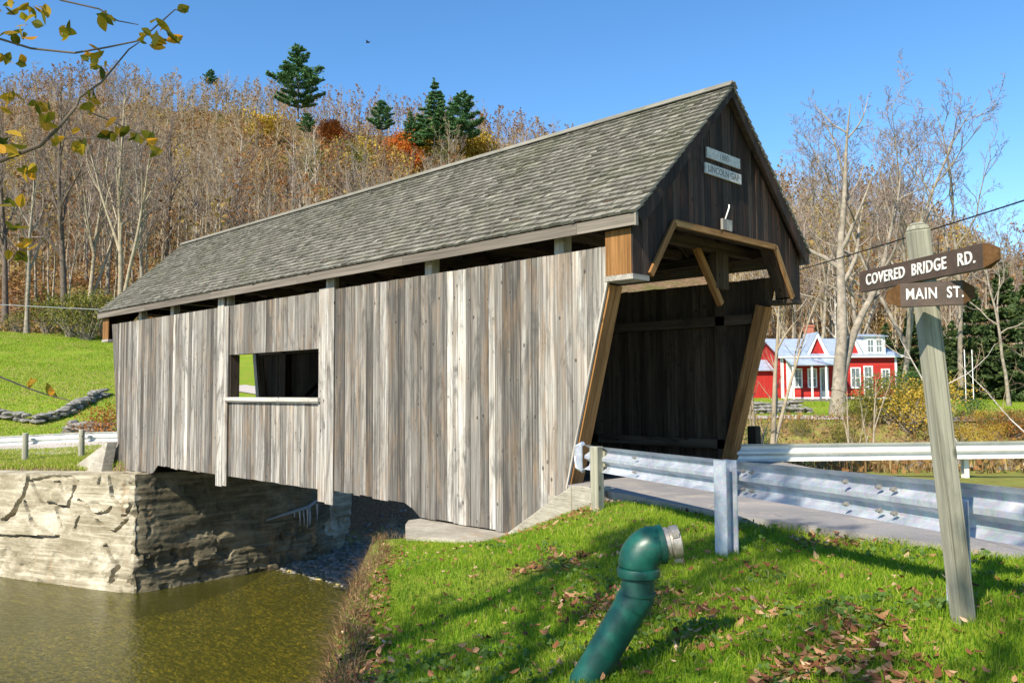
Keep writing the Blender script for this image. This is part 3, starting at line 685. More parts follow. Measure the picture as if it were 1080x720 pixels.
cr = [([(SC-4.4, -1.0), (SC-4.6, -1.7), (SC-5.0, -2.2), (SC-5.5, -2.5)], .07, .4), ([(SC-4.2, -1.2), (SC-2.6, -1.05), (SC-2.3, -1.2)], .055, .3), ([(SC-4.3, -1.25), (SC-3.7, -1.9), (SC-2.7, -2.0), (SC-2.4, -1.3)], .055, .3), ([(SC-4.5, -1.9), (SC-4.2, -2.5)], .06, .3),
      ([(SC-7.6, -3.6), (SC-6.7, -3.05), (SC-5, -2.98), (SC-3, -2.85)], .05, .3), ([(SC-2.2, -1.7), (SC-1.6, -2.1), (SC-.9, -1.9)], .05, .25), ([(SC-1.1, -3.0), (SC-.6, -3.5), (SC-.9, -4.0)], .06, .3), ([(SC-1.5, -2.3), (SC-.8, -2.6), (SC-.3, -2.2)], .045, .25), ([(SC-1.0, -1.0), (SC-.9, -1.6), (SC-.4, -1.9)], .055, .3)]
_r = np.random.default_rng(12)
for _ in range(6):
    a_ = _r.uniform(SC-4.2, SC-.2) if _ < 8 else _r.uniform(SC-9, SC-3); b_ = _r.uniform(-3.8, -1.1); th_ = _r.uniform(-1.2, 1.2); l_ = _r.uniform(.25, .7)
    cr.append(([(a_, b_), (a_+l_*math.cos(th_)*.5, b_+l_*math.sin(th_)*.5+_r.normal(0, .08)), (a_+l_*math.cos(th_), b_+l_*math.sin(th_))], .04, .2))
fa_ = concrete_wall('bridge_abutment', [(-30, -5.2), (-17.1, -.4), (-17.1, 5.45), (-18.1, 7.5)], [-1.3, -.91, -.93, -1.2], -5.1, .036, M['concrete'], rough_far, 'cracked pale concrete abutment with long sunlit wing wall under the far end of the bridge', caps=.9, seed=2, cracks=cr)
fa_.data.materials.append(M['concrete_shade'])  # face under the bridge gets the copy with shade in its colour
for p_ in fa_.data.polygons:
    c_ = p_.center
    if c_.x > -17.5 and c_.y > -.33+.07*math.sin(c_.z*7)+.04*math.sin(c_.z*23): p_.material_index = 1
# near abutment
def rough_near(S, Z): return .03+0*S
na = concrete_wall('bridge_abutment', [(-5.08, 5.6), (-5.08, -.22), (-4.75, -.55), (-3.86, -1.24), (-2.05, -.6), (-1.9, -.3)], [-.93]*6, -4.9, .12, M['coping'], rough_near, 'smooth pale concrete abutment pad at the near grassy bank', caps=.01, seed=6, capw=.005)
me = na.data
# top slab closes the pad
m = MB(91); pts = [(-5.08, 5.6), (-5.08, -.22), (-4.75, -.55), (-3.86, -1.24), (-2.05, -.6), (-1.9, -.3), (-1.9, 5.6)]
m.poly([(x, y, -1.02) for x, y in pts], (0, 0, 1), .094, grain=(1, 0, 0)); o = m.build('pad_top', M['coping'], na)
# sloped coping rising from the pad to the road
m = MB(92)
a = np.array([(-2.45, -.5, -.93), (-2.45, -.18, -.93), (-.98, -.18, .02), (-.98, -.5, .02)]); 
m.hexa([(-2.5, -.5, -1.3), (-2.5, -.14, -1.3), (-1.0, -.14, -1.3), (-1.0, -.5, -1.3), (-2.5, -.5, -.92), (-2.5, -.14, -.92), (-1.0, -.14, .03), (-1.0, -.5, .03)], [(0, 0, 0)]*8)
m.hexa([(-.998, -.5, -1.3), (-.998, -.14, -1.3), (-.42, -.3, -1.3), (-.42, -.62, -1.3), (-.998, -.5, .03), (-.998, -.14, .03), (-.42, -.3, .045), (-.42, -.62, .045)], [(0, 0, 0)]*8)
o = m.build('sloped_coping', M['coping'], na, bevel=.02)
# far sloped coping
m = MB(93)
m.hexa([(-21.5, -.6, -1.5), (-21.5, -.25, -1.5), (-19.4, -.25, -1.5), (-19.4, -.6, -1.5), (-21.5, -.6, -.95), (-21.5, -.25, -.95), (-19.4, -.05, -.1), (-19.4, -.35, -.1)], [(0, 0, 0)]*8)
o = m.build('sloped_coping', M['coping'], fa_, bevel=.02)
m = MB(94); m.box((-21.3, .0, -1.6), (-17.95, 5.2, -.94)); m.box((-20.9, .02, -1.0), (-19.3, 5.0, -.22)); o = m.build('bridge_seat', M['coping'], fa_)
m = MB(95); m.box((-1.9, .0, -1.3), (-1.2, 5.1, -.23)); o = m.build('bridge_seat', M['coping'], na)
# pale drips hanging from a ledge on the shaded end of the far abutment
m = MB(96); r = m.r
px_, py_, pz_ = -17.0, 5.3, -2.4
m.tube([(-17.0, 3.6, -2.62), (-16.95, 4.3, -2.48), (-16.9, 5.0, -2.35), (-16.9, 5.6, -2.05)], [.02, .045, .06, .03], 7)
for k in range(7):
    t = r.random()**.6; y = 3.9+t*1.7; z = -2.58+t*.35; L_ = r.uniform(.15, .75)*(.4+t); m.tube([(-16.92+r.normal(0, .02), y, z), (-16.9, y+.01, z-L_*.6), (-16.9, y, z-L_)], [.04, .02, .004], 5)
o = m.build('mineral_drips', M['icicle'], None, True); tag(o, 'pale bluish drips hanging from a ledge in the shade under the bridge', 'mineral drips')

# ================================================================ GUARDRAILS
def wprofile(h):  # (z, out) W-beam section, out = toward road side
    k = [(-.5, .0), (-.47, -.015), (-.36, -.08), (-.2, -.085), (-.06, -.01), (.06, -.01), (.2, -.085), (.36, -.08), (.47, -.015), (.5, .0)]
    return [(a*h, b) for a, b in k]
def rail_beam(name, pts, side, mat, parent, h=.33, thick=.006):
    """pts centre line of the beam; side=+1/-1 tells where the two waves bulge"""
    P = np.array(pts, float); seg = np.r_[0, np.cumsum(np.linalg.norm(np.diff(P, axis=0), axis=1))]; s = np.arange(0, seg[-1]+.01, .2)
    X = np.stack([np.interp(s, seg, P[:, i]) for i in range(3)], 1)
    for _ in range(3): X[1:-1] = (X[:-2]+X[1:-1]*2+X[2:])/4
    T = np.gradient(X, axis=0); T /= np.linalg.norm(T, axis=1)[:, None]; N = np.stack([T[:, 1], -T[:, 0], 0*T[:, 0]], 1)*side
    wv = fbm(s*.8, 0*s, 3, 2)*.012
    pr = wprofile(h); V = []
    for lay in (0, 1):
        for (z, o) in pr: V.append(X+N*(-o-lay*thick)[None] if 0 else X+N*((-o-lay*thick)+wv[:, None])+np.array([0, 0, z]))
    V = np.stack(V, 1); n, k = V.shape[:2]; q = len(pr); idx = np.arange(n*k).reshape(n, k); F = []
    F.append(np.stack([idx[:-1, :q-1], idx[1:, :q-1], idx[1:, 1:q], idx[:-1, 1:q]], -1).reshape(-1, 4)); F.append(np.stack([idx[:-1, q:-1], idx[:-1, q+1:], idx[1:, q+1:], idx[1:, q:-1]], -1).reshape(-1, 4))
    for a_, b_ in ((0, q), (q-1, 2*q-1)): F.append(np.stack([idx[:-1, a_], idx[:-1, b_], idx[1:, b_], idx[1:, a_]], -1))
    return mesh(name, V.reshape(-1, 3), np.concatenate(F), mat, parent, smooth=False)
# near guardrail
ng = empty('guardrail', (2.6, -2.4, 0)); tag(ng, 'dented silver W-beam guardrail along the grass between the portal and the sign post', 'guardrail')
OG = Vector(ng.location)
RP = [(-.42, -.90, .49), (-.2, -1.0, .485), (.6, -1.38, .50), (1.3, -1.71, .51), (2.66, -2.33, .535), (4.0, -3.12, .585), (5.6, -4.2, .66), (7.4, -5.6, .74), (9.6, -7.3, .8)]
def inside(o, off): o.data.transform(Matrix.Translation(-off)); return o
inside(rail_beam('rail_beam', RP, -1, M['galv'], ng), OG)
m = MB(101)  # rounded terminal
m.tube([(-.44, -.89, .30), (-.56, -.88, .34), (-.6, -.86, .49), (-.56, -.88, .62), (-.44, -.89, .67)], [.03]*5, 6)
m.poly([(-.44, -.93, .3), (-.56, -.9, .34), (-.6, -.88, .49), (-.56, -.9, .62), (-.44, -.93, .67)], (0.1, 1, 0), .02, grain=(1, 0, 0)); inside(m.build('end_terminal', M['galv'], ng), OG)
def ipost(x, y, zb, zt, yaw, mat, parent, off, w_=.16, d_=.17):
    m = MB(103); c, s_ = math.cos(yaw), math.sin(yaw)
    def bx(a0, a1, b0, b1):
        P = []
        for z in (zb, zt):
            for a, b in ((a0, b0), (a1, b0), (a1, b1), (a0, b1)): P.append((x+a*c-b*s_, y+a*s_+b*c, z))
        m.hexa(P, [(0, 0, 0)]*8)
    bx(-w_/2, w_/2, -d_/2, -d_/2+.012); bx(-w_/2, w_/2, d_/2-.012, d_/2); bx(-.006, .006, -d_/2+.012, d_/2-.012)
    o = m.build('post', mat, parent); inside(o, off); return o
yw = math.atan2(-.56, .83)
m = MB(104); m.bar((0.0, -1.14, -.4), (-.01, -1.14, .66), .13, .13, (0, 1, 0), tone=.7); inside(m.build('post', M['signpost'], ng, bevel=.012), OG)
m = MB(105); m.box((-.06, -1.09, .4), (.09, -1.02, .6)); inside(m.build('spacer_block', M['signpost'], ng), OG)
for (x, y, zb, zt, d) in ((2.64, -2.47, -.5, .715, .2), (5.165, -4.10, -.3, .72, .17), (7.5, -5.9, -.3, .9, .17)):
    p_ = ipost(x, y, zb, zt, yw+.35, M['galv'], ng, OG, .16 if x < 4 else .1, .15 if x < 4 else .1)
for t_ in (.9, 2.66, 4.3, 5.9):
    k_ = np.interp(t_, [p[0] for p in RP], [p[1] for p in RP]); zc = np.interp(t_, [p[0] for p in RP], [p[2] for p in RP])
    for dt in ((-.16, .16, .29) if t_ > 1 else (.0,)):
        for dz in (.085, -.085):
            m = MB(106); m.lathe((t_+dt, k_-dt*.56-.01, zc+dz), (-.5, -.85, 0), [(0, .02), (.022, .02), (.024, .012), (.045, .01)], 8); inside(m.build('bolt', M['bolt'], ng), OG)
# guardrail on the other side of the road
fg = empty('guardrail', (1.7, 8.4, 0)); tag(fg, 'pale guardrail across the road beyond the portal with its left end in shadow', 'guardrail'); OF = Vector(fg.location)
inside(rail_beam('rail_beam', [(-1.5, 4.75, .16), (-.9, 5.4, .16), (2.48, 9.1, .175), (6, 12.95, .19), (9, 16.2, .2)], -1, M['galvwhite'], fg, h=.34), OF)
for x, y in ((-.95, 5.55), (1.58, 8.48), (4.2, 11.3), (6.8, 14.1)):
    ipost(x, y, gz1(x, y)-.3, .3, .83, M['galvwhite'], fg, OF, .1, .12)
# guardrail at the far end (left), on wooden posts
lg = empty('guardrail', (-23, -1, -.9)); tag(lg, 'distant white guardrail on stubby wooden posts at the left bank', 'guardrail'); OL = Vector(lg.location)
RL = [(-21.7, 2.2, -.10), (-23.85, .55, -.14), (-25.55, -.75, -.24), (-27.2, -2.2, -.34), (-30.5, -5.0, -.5), (-34, -8, -.6)]
inside(rail_beam('rail_beam', RL, 1, M['galvwhite'], lg), OL)
for x, y, zt in ((-23.7, .34, .12), (-25.4, -.92, -.0), (-27.1, -2.4, -.1), (-28.9, -3.9, -.2), (-22.05, 1.7, .15)):
    m = MB(107); zb = gz1(x, y)-.2; m.tube([(x, y, zb), (x, y, zt-.02), (x, y, zt)], [.105, .1, .08], 10); inside(m.build('post', M['signpost'], lg, True), OL)
# short dark wooden stump post beside the portal
m = MB(108); x, y = (-1.75, 6.2); m.bar((x, y, gz1(x, y)-.2), (x, y+.02, .62), .2, .2, (0, 1, 0), tone=.1)
o = m.build('wooden_post', M['inner'], None, bevel=.015); tag(o, 'short dark wooden post just behind the end of the pale guardrail', 'post')

# ================================================================ STREET SIGN
ss = empty('street_sign', (5.26, -4.38, .1)); tag(ss, 'leaning green-grey timber street sign post with two brown name boards', 'street sign'); OS = Vector(ss.location)
B0 = np.array((5.262, -4.375, -.3)); B1 = np.array((5.178, -4.645, 2.30))
B0 = B1+(np.array((5.26, -4.38, .15))-B1)*1.22
m = MB(110); fw = unit((.60, -.80, 0))
m.bar(B0, B1, .102, .096, unit((.75, -.66, 0)), tone=.55, w1=.102, h1=.098)
d_ = unit(B1-B0); m.bar(B1, B1+d_*.03, .102, .098, unit((.75, -.66, 0)), tone=.55, w1=.08, h1=.075)
m.bar(B1+d_*.03, B1+d_*.045, .08, .075, unit((.75, -.66, 0)), tone=.55, w1=.045, h1=.04)
inside(m.build('sign_post', M['signpost'], ss, bevel=.008), OS)
m = MB(111); pk = B1-d_*.17+unit((.60, -.78, 0))*.0; m.lathe(pk+np.array((-.1*0, 0, 0))+unit(CAM-pk)*.055, unit(CAM-pk), [(0, .008), (.012, .008), (.014, .003)], 8); inside(m.build('nail', M['bolt'], ss), OS)
def signboard(L_, R_, zt, h, th, txt, body_sx, chL, chR, tsize, xoff=0, label=None, push=.1):
    """L_,R_ plan ends of the front face (x,y); the front looks to the right-hand side normal"""
    L2, R2 = np.array(L_, float), np.array(R_, float); t = unit(R2-L2); n = np.array([t[1], -t[0]])  # faces the camera
    if n@(CAM[:2]-L2) < 0: n = -n
    L2 = L2+n*push; R2 = R2+n*push
    V = []; F = []; ln = np.linalg.norm(R2-L2); c = .035
    # stations along the board: (s, front offset, z inset)
    st = [(-chL, -th*.75, c), (0.0, 0, 0), (ln, 0, 0), (ln+chR, -th*.75, c)]
    for s_, f_, zi in st:
        for (o, z) in ((f_, zt-zi), (-th, zt-zi), (-th, zt-h+zi), (f_, zt-h+zi)):
            p = L2+t*s_+n*o; V.append((p[0], p[1], z))
    mi = []
    for i in range(3):
        for j in range(4):
            k = (j+1) % 4; F.append((i*4+j, i*4+k, (i+1)*4+k, (i+1)*4+j)); mi.append(1 if i != 1 else 0)
    F.append((3, 2, 1, 0)); F.append((12, 13, 14, 15)); mi += [1, 1]
    me_bc = [(v[2], v[0]-v[1], v[0]+v[1]) for v in V]
    o = mesh('name_board', V, F, [M['signbrown'], M['signend']], ss, {'bc': ('FLOAT_VECTOR', me_bc), 'tone': ('FLOAT', [.5]*len(V))}, matidx=mi); inside(o, OS)
    if label: o['label'] = label
    ctr = (L2+R2)/2+t*xoff; p = ctr+n*.002
    mt = Matrix(((t[0], 0, n[0], p[0]), (t[1], 0, n[1], p[1]), (0, 1, 0, zt-h/2), (0, 0, 0, 1)))
    text_mesh('lettering', txt, tsize, M['letter'], o, Matrix.Translation(-OS) @ mt, .003, .0015, body_sx, spacing=1.12)
    return o
signboard((4.80, -4.32), (5.66, -4.92), 2.128, .128, .045, 'COVERED  BRIDGE   RD.', .82, .03, .065, .094, .01, 'upper brown board reading COVERED BRIDGE RD. in white capitals')
signboard((5.13, -4.80), (5.42, -4.71), 1.972, .128, .05, 'MAIN  ST.', .7, .075, .055, .084, .015, 'lower brown board reading MAIN ST. in white capitals')

# ================================================================ DRY HYDRANT PIPE
dh = empty('dry_hydrant', (3.6, -5.85, -.4)); tag(dh, 'dark green bent dry hydrant standpipe with grey coupling leaning in the grass', 'hydrant'); OD = Vector(dh.location)
A = np.array((3.47, -5.94, -.68)); Bq = np.array((3.88, -5.61, .20)); Cq = np.array((3.887, -5.605, .315))
m = MB(120); m.tube([A, A+(Bq-A)*.5, Bq+(A-Bq)*.06], [.099, .099, .099], 32); inside(m.build('lower_pipe', M['green'], dh, True), OD)
m = MB(121); m.tube([Bq+(A-Bq)*.07, Bq, Bq+(Cq-Bq)*.35, Cq+(0, 0, .03)], [.107, .106, .1, .098], 32); m.tube([Bq+(0, 0, .004), Bq+(0, 0, .016)], [.11, .11], 32)
inside(m.build('angle_joint', M['green'], dh, True), OD)
m = MB(122); m.tube([Cq+(0, 0, -.012), Cq+(0, 0, -.004), Cq+(0, 0, .03), Cq+(0, 0, .045), Cq+(0, 0, .052)], [.104, .124, .127, .122, .11], 32); inside(m.build('flange', M['green'], dh, True), OD)
dr = unit((.70, .69, .16)); c0 = Cq+(0, 0, .05); el = []; Rb = .125; N_ = 9
up = np.array([0, 0, 1.]); hz = unit(dr-up*(dr@up)); turn = math.acos(dr@up)
for k in range(N_+1):
    a = turn*k/N_; el.append(c0+hz*Rb*(1-math.cos(a))+up*Rb*math.sin(a))
el.append(el[-1]+dr*.04)
m = MB(123); m.tube(el, [.118]+[.12]*(N_-1)+[.112, .104], 32); inside(m.build('elbow', M['green'], dh, True), OD)
m = MB(124); e1 = el[-1]; m.tube([e1-dr*.03, e1-dr*.025, e1+dr*.005, e1+dr*.01], [.105, .114, .114, .1], 32); inside(m.build('collar', M['green'], dh, True), OD)
m = MB(125); m.tube([e1+dr*.008, e1+dr*.012, e1+dr*.035, e1+dr*.04, e1+dr*.05, e1+dr*.055, e1+dr*.098, e1+dr*.102], [.082, .093, .093, .085, .085, .096, .096, .085], 28)
for k in range(3):
    a = k*2.1+.6; s1 = unit(np.cross(dr, up)); u1 = np.cross(s1, dr); q = e1+dr*.07+(s1*math.cos(a)+u1*math.sin(a))*.1; m.bar(q-dr*.02, q+dr*.02, .03, .022, s1)
inside(m.build('coupling', M['coupling'], dh, True), OD)

# ================================================================ RED HOUSE
H0 = np.array((-18.65, 41.26)); H1 = np.array((-13.33, 46.51)); hyaw = math.atan2(H1[1]-H0[1], H1[0]-H0[0])
house = empty('red_farmhouse', (H0[0], H0[1], .70), hyaw); tag(house, 'red clapboard farmhouse with white trim and blue-grey metal roof behind the trees', 'house')
# local: x along facade (0..7.5), -y toward camera, z up
m = MB(130); z = 0.0
m.box((0, .0, -.4), (7.5, 5.6, .02), tone=.2)
k = 0
while z < 2.72: m.hexa([(0, -.02, z+.02), (7.5, -.02, z+.02), (7.5, 5.62, z+.02), (0, 5.62, z+.02), (.012, -.005, z+.155), (7.488, -.005, z+.155), (7.488, 5.6, z+.155), (.012, 5.6, z+.155)], [(z, z, x_*.2) for x_ in (0, 7.5, 7.5, 0)]*2); z += .135
for gx_ in (0.01, 7.49): m.poly([(gx_, .0, 2.74), (gx_, 5.6, 2.74), (gx_, 2.8, 4.0)], (1 if gx_ < 1 else -1, 0, 0), .1)
m.build('wall', M['red'], house)
m = MB(131)
for x in (-.03, 7.38): m.box((x, -.05, 0), (x+.15, -.021, 2.74)); m.box((x-.001 if x < 1 else x+.121, -.05, 0), (x+.029 if x < 1 else x+.152, .1, 2.74))
m.box((-.3, -.36, 2.66), (7.8, -.33, 2.82)); m.box((0, -.04, -.02), (7.5, -.022, .1)); m.box((.3, -.06, 0), (.62, -.022, 2.74))
m.build('trim', M['white'], house)
m = MB(132)
def slab(p, t=.07): m.poly(p, np.cross(np.array(p[1])-p[0], np.array(p[2])-p[0]), t)
slab([(-.3, -.36, 2.76), (6.6, -.36, 2.76), (6.6, 2.8, 4.02), (-.3, 2.8, 4.02)]); slab([(6.6, -.36, 2.76), (7.9, -.36, 2.72), (7.9, .2, 2.8), (6.6, 2.8, 4.02)]); slab([(7.9, .2, 2.8), (7.9, 5.6, 2.8), (6.6, 2.8, 4.02)])
slab([(-.3, 2.8, 4.02), (6.6, 2.8, 4.02), (6.6, 5.9, 2.78), (-.3, 5.9, 2.78)])
slab([(.15, -1.6, 2.12), (3.4, -1.6, 2.12), (3.4, -.02, 2.64), (.15, -.02, 2.64)])
hr = m.build('roof', M['roofmetal'], house)
m = MB(133); m.box((2.5, 2.3, 3.7), (3.0, 2.8, 5.0)); m.box((2.45, 2.25, 4.86), (3.05, 2.85, 4.96)); m.build('chimney', M['brick'], hr)
# gabled wall dormers
for xc, hw, zt in ((2.3, .65, 4.15), (4.65, .5, 3.9)):
    dm = MB(134); dm.poly([(xc-hw, -.1, 2.84), (xc+hw, -.1, 2.84), (xc, -.1, zt)], (0, 1, 0), .12, tone=.5); d1 = dm.build('dormer', M['red'], hr)
    dm = MB(135)
    for s in (-1, 1):
        dm.poly([(xc+s*(hw+.15), -.25, 2.78), (xc, -.25, zt+.14), (xc, -.25, zt-.14), (xc+s*(hw-.1), -.25, 2.78)][::s], (0, 1, 0), .12)
    dm.build('trim', M['white'], d1)
    dm = MB(136)
    for s in (-1, 1): dm.poly([(xc+s*(hw+.18), -.3, 2.8), (xc, -.3, zt+.16), (xc, 2.3, zt+.16), (xc+s*(hw+.18), .5, 2.8)], (s*.6, 0, .8), .04)
    dm.build('roof', M['roofmetal'], d1)
dm = MB(137); dm.box((5.35, -.15, 2.84), (6.75, 1.2, 4.0)); d1 = dm.build('dormer', M['white'], hr)
dm = MB(138); dm.poly([(5.2, -.35, 4.0), (6.9, -.35, 4.0), (6.9, 1.8, 4.25), (5.2, 1.8, 4.25)], (0, -.1, 1), .06); dm.build('roof', M['roofmetal'], d1)
def window(parent, x0, x1, z0, z1, y=-.03, name='window', cols=2, rws=2):
    m = MB(139); t = .08
    m.box((x0-t, y-.05, z0-t), (x0, y, z1+t)); m.box((x1, y-.05, z0-t), (x1+t, y, z1+t)); m.box((x0, y-.05, z1), (x1, y, z1+t)); m.box((x0, y-.07, z0-t), (x1, y, z0))
    o = m.build(name, M['white'], parent)
    m = MB(140); m.box((x0, y-.02, z0), (x1, y-.005, z1)); m.build('pane', M['glass'], o)
    m = MB(141)
    for i in range(1, rws): zc = z0+(z1-z0)*i/rws; m.box((x0, y-.04, zc-.02), (x1, y-.021, zc+.02))
    for i in range(1, cols): xc = x0+(x1-x0)*i/cols; m.box((xc-.012, y-.038, z0), (xc+.012, y-.022, z1))
    if m.V: m.build('muntins', M['white'], o)
    return o
for a in ((5.6, 5.95), (6.15, 6.5)): window(d1, a[0], a[1], 3.0, 3.8, -.16)
for a in ((.85, 1.25, .8, 1.9), (1.75, 2.2, .8, 1.9), (4.55, 5.05, .75, 1.95), (6.55, 6.95, .75, 1.85)): window(house, *a)
window(house, 2.55, 2.95, .1, 1.95, name='door', cols=1, rws=1); window(house, 5.4, 5.85, .1, 2.05, name='door', cols=2, rws=3)
for x in (.25, 1.45, 2.35, 3.3):
    m = MB(142); m.box((x-.05, -1.5, -.0), (x+.05, -1.4, 2.1)); m.build('porch_post', M['white'], house)
m = MB(143); m.box((.1, -1.65, -.3), (3.45, -.03, -.005)); m.build('porch_floor', M['fascia'], house)
m = MB(144); m.box((-2.2, 1.5, -.4), (-.05, 4.6, 1.9), tone=.3); m.build('side_wing', M['red'], house)
m = MB(145); m.poly([(-2.4, 1.2, 1.85), (-.06, 1.2, 1.85), (-.06, 3, 2.6), (-2.4, 3, 2.6)], (0, -.4, 1), .06); m.poly([(-2.4, 3, 2.6), (-.06, 3, 2.6), (-.06, 4.8, 1.85), (-2.4, 4.8, 1.85)], (0, .4, 1), .06); m.build('side_wing_roof', M['roofmetal'], house)

# ================================================================ VEGETATION
def leafmat(name, stops, trans=.35):
    n = NT(name); t = n.attr('tone'); n.leafy(n.ramp(t, stops), trans); return n.m
M['bark_grey'] = simple('grey_bark', (.26, .225, .175), .9, 0, .45, 3, bump=.5)
M['bark_tan'] = simple('tan_bark', (.32, .27, .19), .9, 0, .35, 3)
M['bark_dark'] = simple('dark_bark', (.12, .095, .075), .9, 0, .4, 3, bump=.5)
M['bark_white'] = simple('birch_bark', (.5, .46, .4), .85, 0, .3, 4)
M['twig'] = simple('purple_grey_twigs', (.20, .155, .13), .9, 0, .3, .8)
M['twigtan'] = simple('tan_twigs', (.29, .215, .13), .9, 0, .3, .8)
M['leaf_rust'] = leafmat('rust_leaves', [(0, (.16, .05, .015)), (.5, (.34, .13, .03)), (1, (.45, .24, .06))])
M['leaf_orange'] = leafmat('orange_maple_leaves', [(0, (.3, .06, .01)), (.5, (.55, .14, .02)), (1, (.7, .3, .04))])
M['leaf_yellow'] = leafmat('yellow_leaves', [(0, (.2, .14, .02)), (.5, (.45, .3, .03)), (1, (.6, .46, .08))])
M['leaf_olive'] = leafmat('olive_leaves', [(0, (.06, .08, .015)), (.5, (.16, .17, .03)), (1, (.32, .27, .05))])
M['leaf_green'] = leafmat('green_leaves', [(0, (.02, .06, .012)), (.5, (.055, .13, .025)), (1, (.12, .2, .04))])
M['needle'] = leafmat('pine_needles', [(0, (.03, .085, .04)), (.5, (.08, .19, .07)), (1, (.19, .31, .1))], .3)
M['needle_dark'] = leafmat('hemlock_needles', [(0, (.03, .055, .02)), (.5, (.075, .125, .04)), (1, (.17, .21, .06))], .25)
M['grass'] = leafmat('grass_blades', [(0, (.045, .13, .008)), (.35, (.15, .29, .012)), (.65, (.32, .44, .025)), (.85, (.42, .46, .07)), (1, (.55, .46, .2))], .45)
M['drygrass'] = leafmat('dry_grass', [(0, (.10, .055, .028)), (.5, (.26, .17, .08)), (1, (.46, .36, .17))], .3)
M['deadleaf'] = leafmat('fallen_leaves', [(0, (.07, .025, .012)), (.4, (.22, .085, .035)), (.75, (.42, .24, .12)), (1, (.6, .42, .26))], .2)
M['branchleaf'] = leafmat('turning_leaves', [(0, (.08, .095, .008)), (.3, (.2, .19, .012)), (.6, (.45, .3, .02)), (1, (.7, .33, .03))], .5)

def tubes_batch(P, R, k):
    """P (n,m,3) polylines, R (n,m) radii, k sides -> V, F"""
    n, m, _ = P.shape; T = np.gradient(P, axis=1); T /= np.linalg.norm(T, axis=2, keepdims=True)+1e-9
    ref = np.where(np.abs(T[:, :1, 2:3]) < .8, np.array([0, 0, 1.]), np.array([1., 0, 0])); A = np.cross(T, np.broadcast_to(ref, T.shape)); A /= np.linalg.norm(A, axis=2, keepdims=True)+1e-9; B = np.cross(T, A)
    an = np.linspace(0, 2*np.pi, k, endpoint=False)
    V = P[:, :, None]+R[:, :, None, None]*(np.cos(an)[None, None, :, None]*A[:, :, None]+np.sin(an)[None, None, :, None]*B[:, :, None])
    idx = np.arange(n*m*k).reshape(n, m, k); j = np.roll(np.arange(k), -1)
    F = np.stack([idx[:, :-1], idx[:, :-1][:, :, j], idx[:, 1:][:, :, j], idx[:, 1:]], -1).reshape(-1, 4)
    return V.reshape(-1, 3), F
def cat(parts):
    V = []; F = []; o = 0
    for v, f in parts: V.append(v); F.append(f+o); o += len(v)
    return np.concatenate(V), np.concatenate(F)
def grow(seed, H, r0, n=(12, 6, 5, 4), first=.35, ang=(40, 42, 45, 48), lf=(.42, .5, .5, .55), curv=.12, up=.12, fork=0, lean=(0, 0), segs=(12, 6, 4, 3, 2), sides=(8, 6, 4, 3, 3), rt=.012, trunk_wob=.03):
    """bare broadleaf tree. returns (trunk V,F) (crown V,F) and twig tip points"""
    r = np.random.default_rng(seed); lv = [[] for _ in range(5)]
    def br(p, d, L, rad_, l):
        m = segs[l]; pts = [p]; step = L/m; dd = d
        for i in range(m):
            dd = unit(dd+r.normal(0, curv if l else trunk_wob, 3)+np.array([0, 0, up if l else .02])); pts.append(pts[-1]+dd*step)
        t = np.linspace(0, 1, m+1); rr = rad_*(1-t*(.78 if l < 4 else .7)); 
        if l == 0: rr = rad_*((1-t)**.85*.95+.05)+rad_*.5*np.exp(-t*28)
        lv[l].append((np.array(pts), rr)); return np.array(pts), rr
    stems = []
    P0, R0_ = br(np.zeros(3), unit((lean[0], lean[1], 1)), H, r0, 0); stems.append((P0, R0_, H, first))
    for f in range(fork):
        i = int(len(P0)*r.uniform(.1, .45)); a = r.uniform(0, 6.28); d = unit((math.cos(a)*.35, math.sin(a)*.35, 1)); Pf, Rf = br(P0[i], d, H*(1-i/len(P0))*r.uniform(.75, .98), R0_[i]*.75, 0); stems.append((Pf, Rf, H*.8, .3))
    tips = []
    def spawn(pts, rr, L, l, first_):
        if l > len(n): return
        k = n[l-1]
        if l == 1 and fork: k = int(k*.7)
        for q in range(k):
            t = first_+(1-first_)*(q+r.random())/k*.97; x = t*(len(pts)-1); i = int(x); p = pts[i]*(1-(x-i))+pts[min(i+1, len(pts)-1)]*(x-i); rad0 = rr[i]
            T = unit(pts[min(i+1, len(pts)-1)]-pts[max(i-0, 0)]+1e-9); a = r.uniform(0, 6.28); s1 = unit(np.cross(T, (0.3, .5, .8))); s2 = np.cross(T, s1); side = s1*math.cos(a)+s2*math.sin(a)
            if l == 1: side = unit(np.array([math.cos(q*2.4+r.normal(0, .4)), math.sin(q*2.4+r.normal(0, .4)), 0])-T*.0)
            an = rad(ang[l-1]+r.normal(0, 8)); d = T*math.cos(an)+side*math.sin(an); tap = (1-.62*(t-first_)/(1-first_)) if l == 1 else (1-.5*t)
            LL_ = L*lf[l-1]*tap*r.uniform(.75, 1.15); rad_ = max(rad0*(.62 if l == 1 else .6), rt*(.55**(l-3) if l > 2 else 1.4)) if True else 0
            rad_ = min(rad_, rad0*.9) if l < 3 else rad_
            if l >= len(n): rad_ = rt
            Pb, Rb_ = br(p, d, LL_, rad_, l); 
            if l >= len(n)-1: tips.append(Pb[1:])
            spawn(Pb, Rb_, LL_, l+1, .2)
    for (P_, R_, L_, f_) in stems: spawn(P_, R_, L_, 1, f_)
    def pack(ls):
        out = []
        for l in ls:
            if lv[l]:
                P = np.array([a for a, b in lv[l]]); R = np.array([b for a, b in lv[l]]); out.append(tubes_batch(P, R, sides[l]))
        return cat(out)
    return pack([0, 1]), pack([l for l in (2, 3, 4) if lv[l]]), np.concatenate(tips)
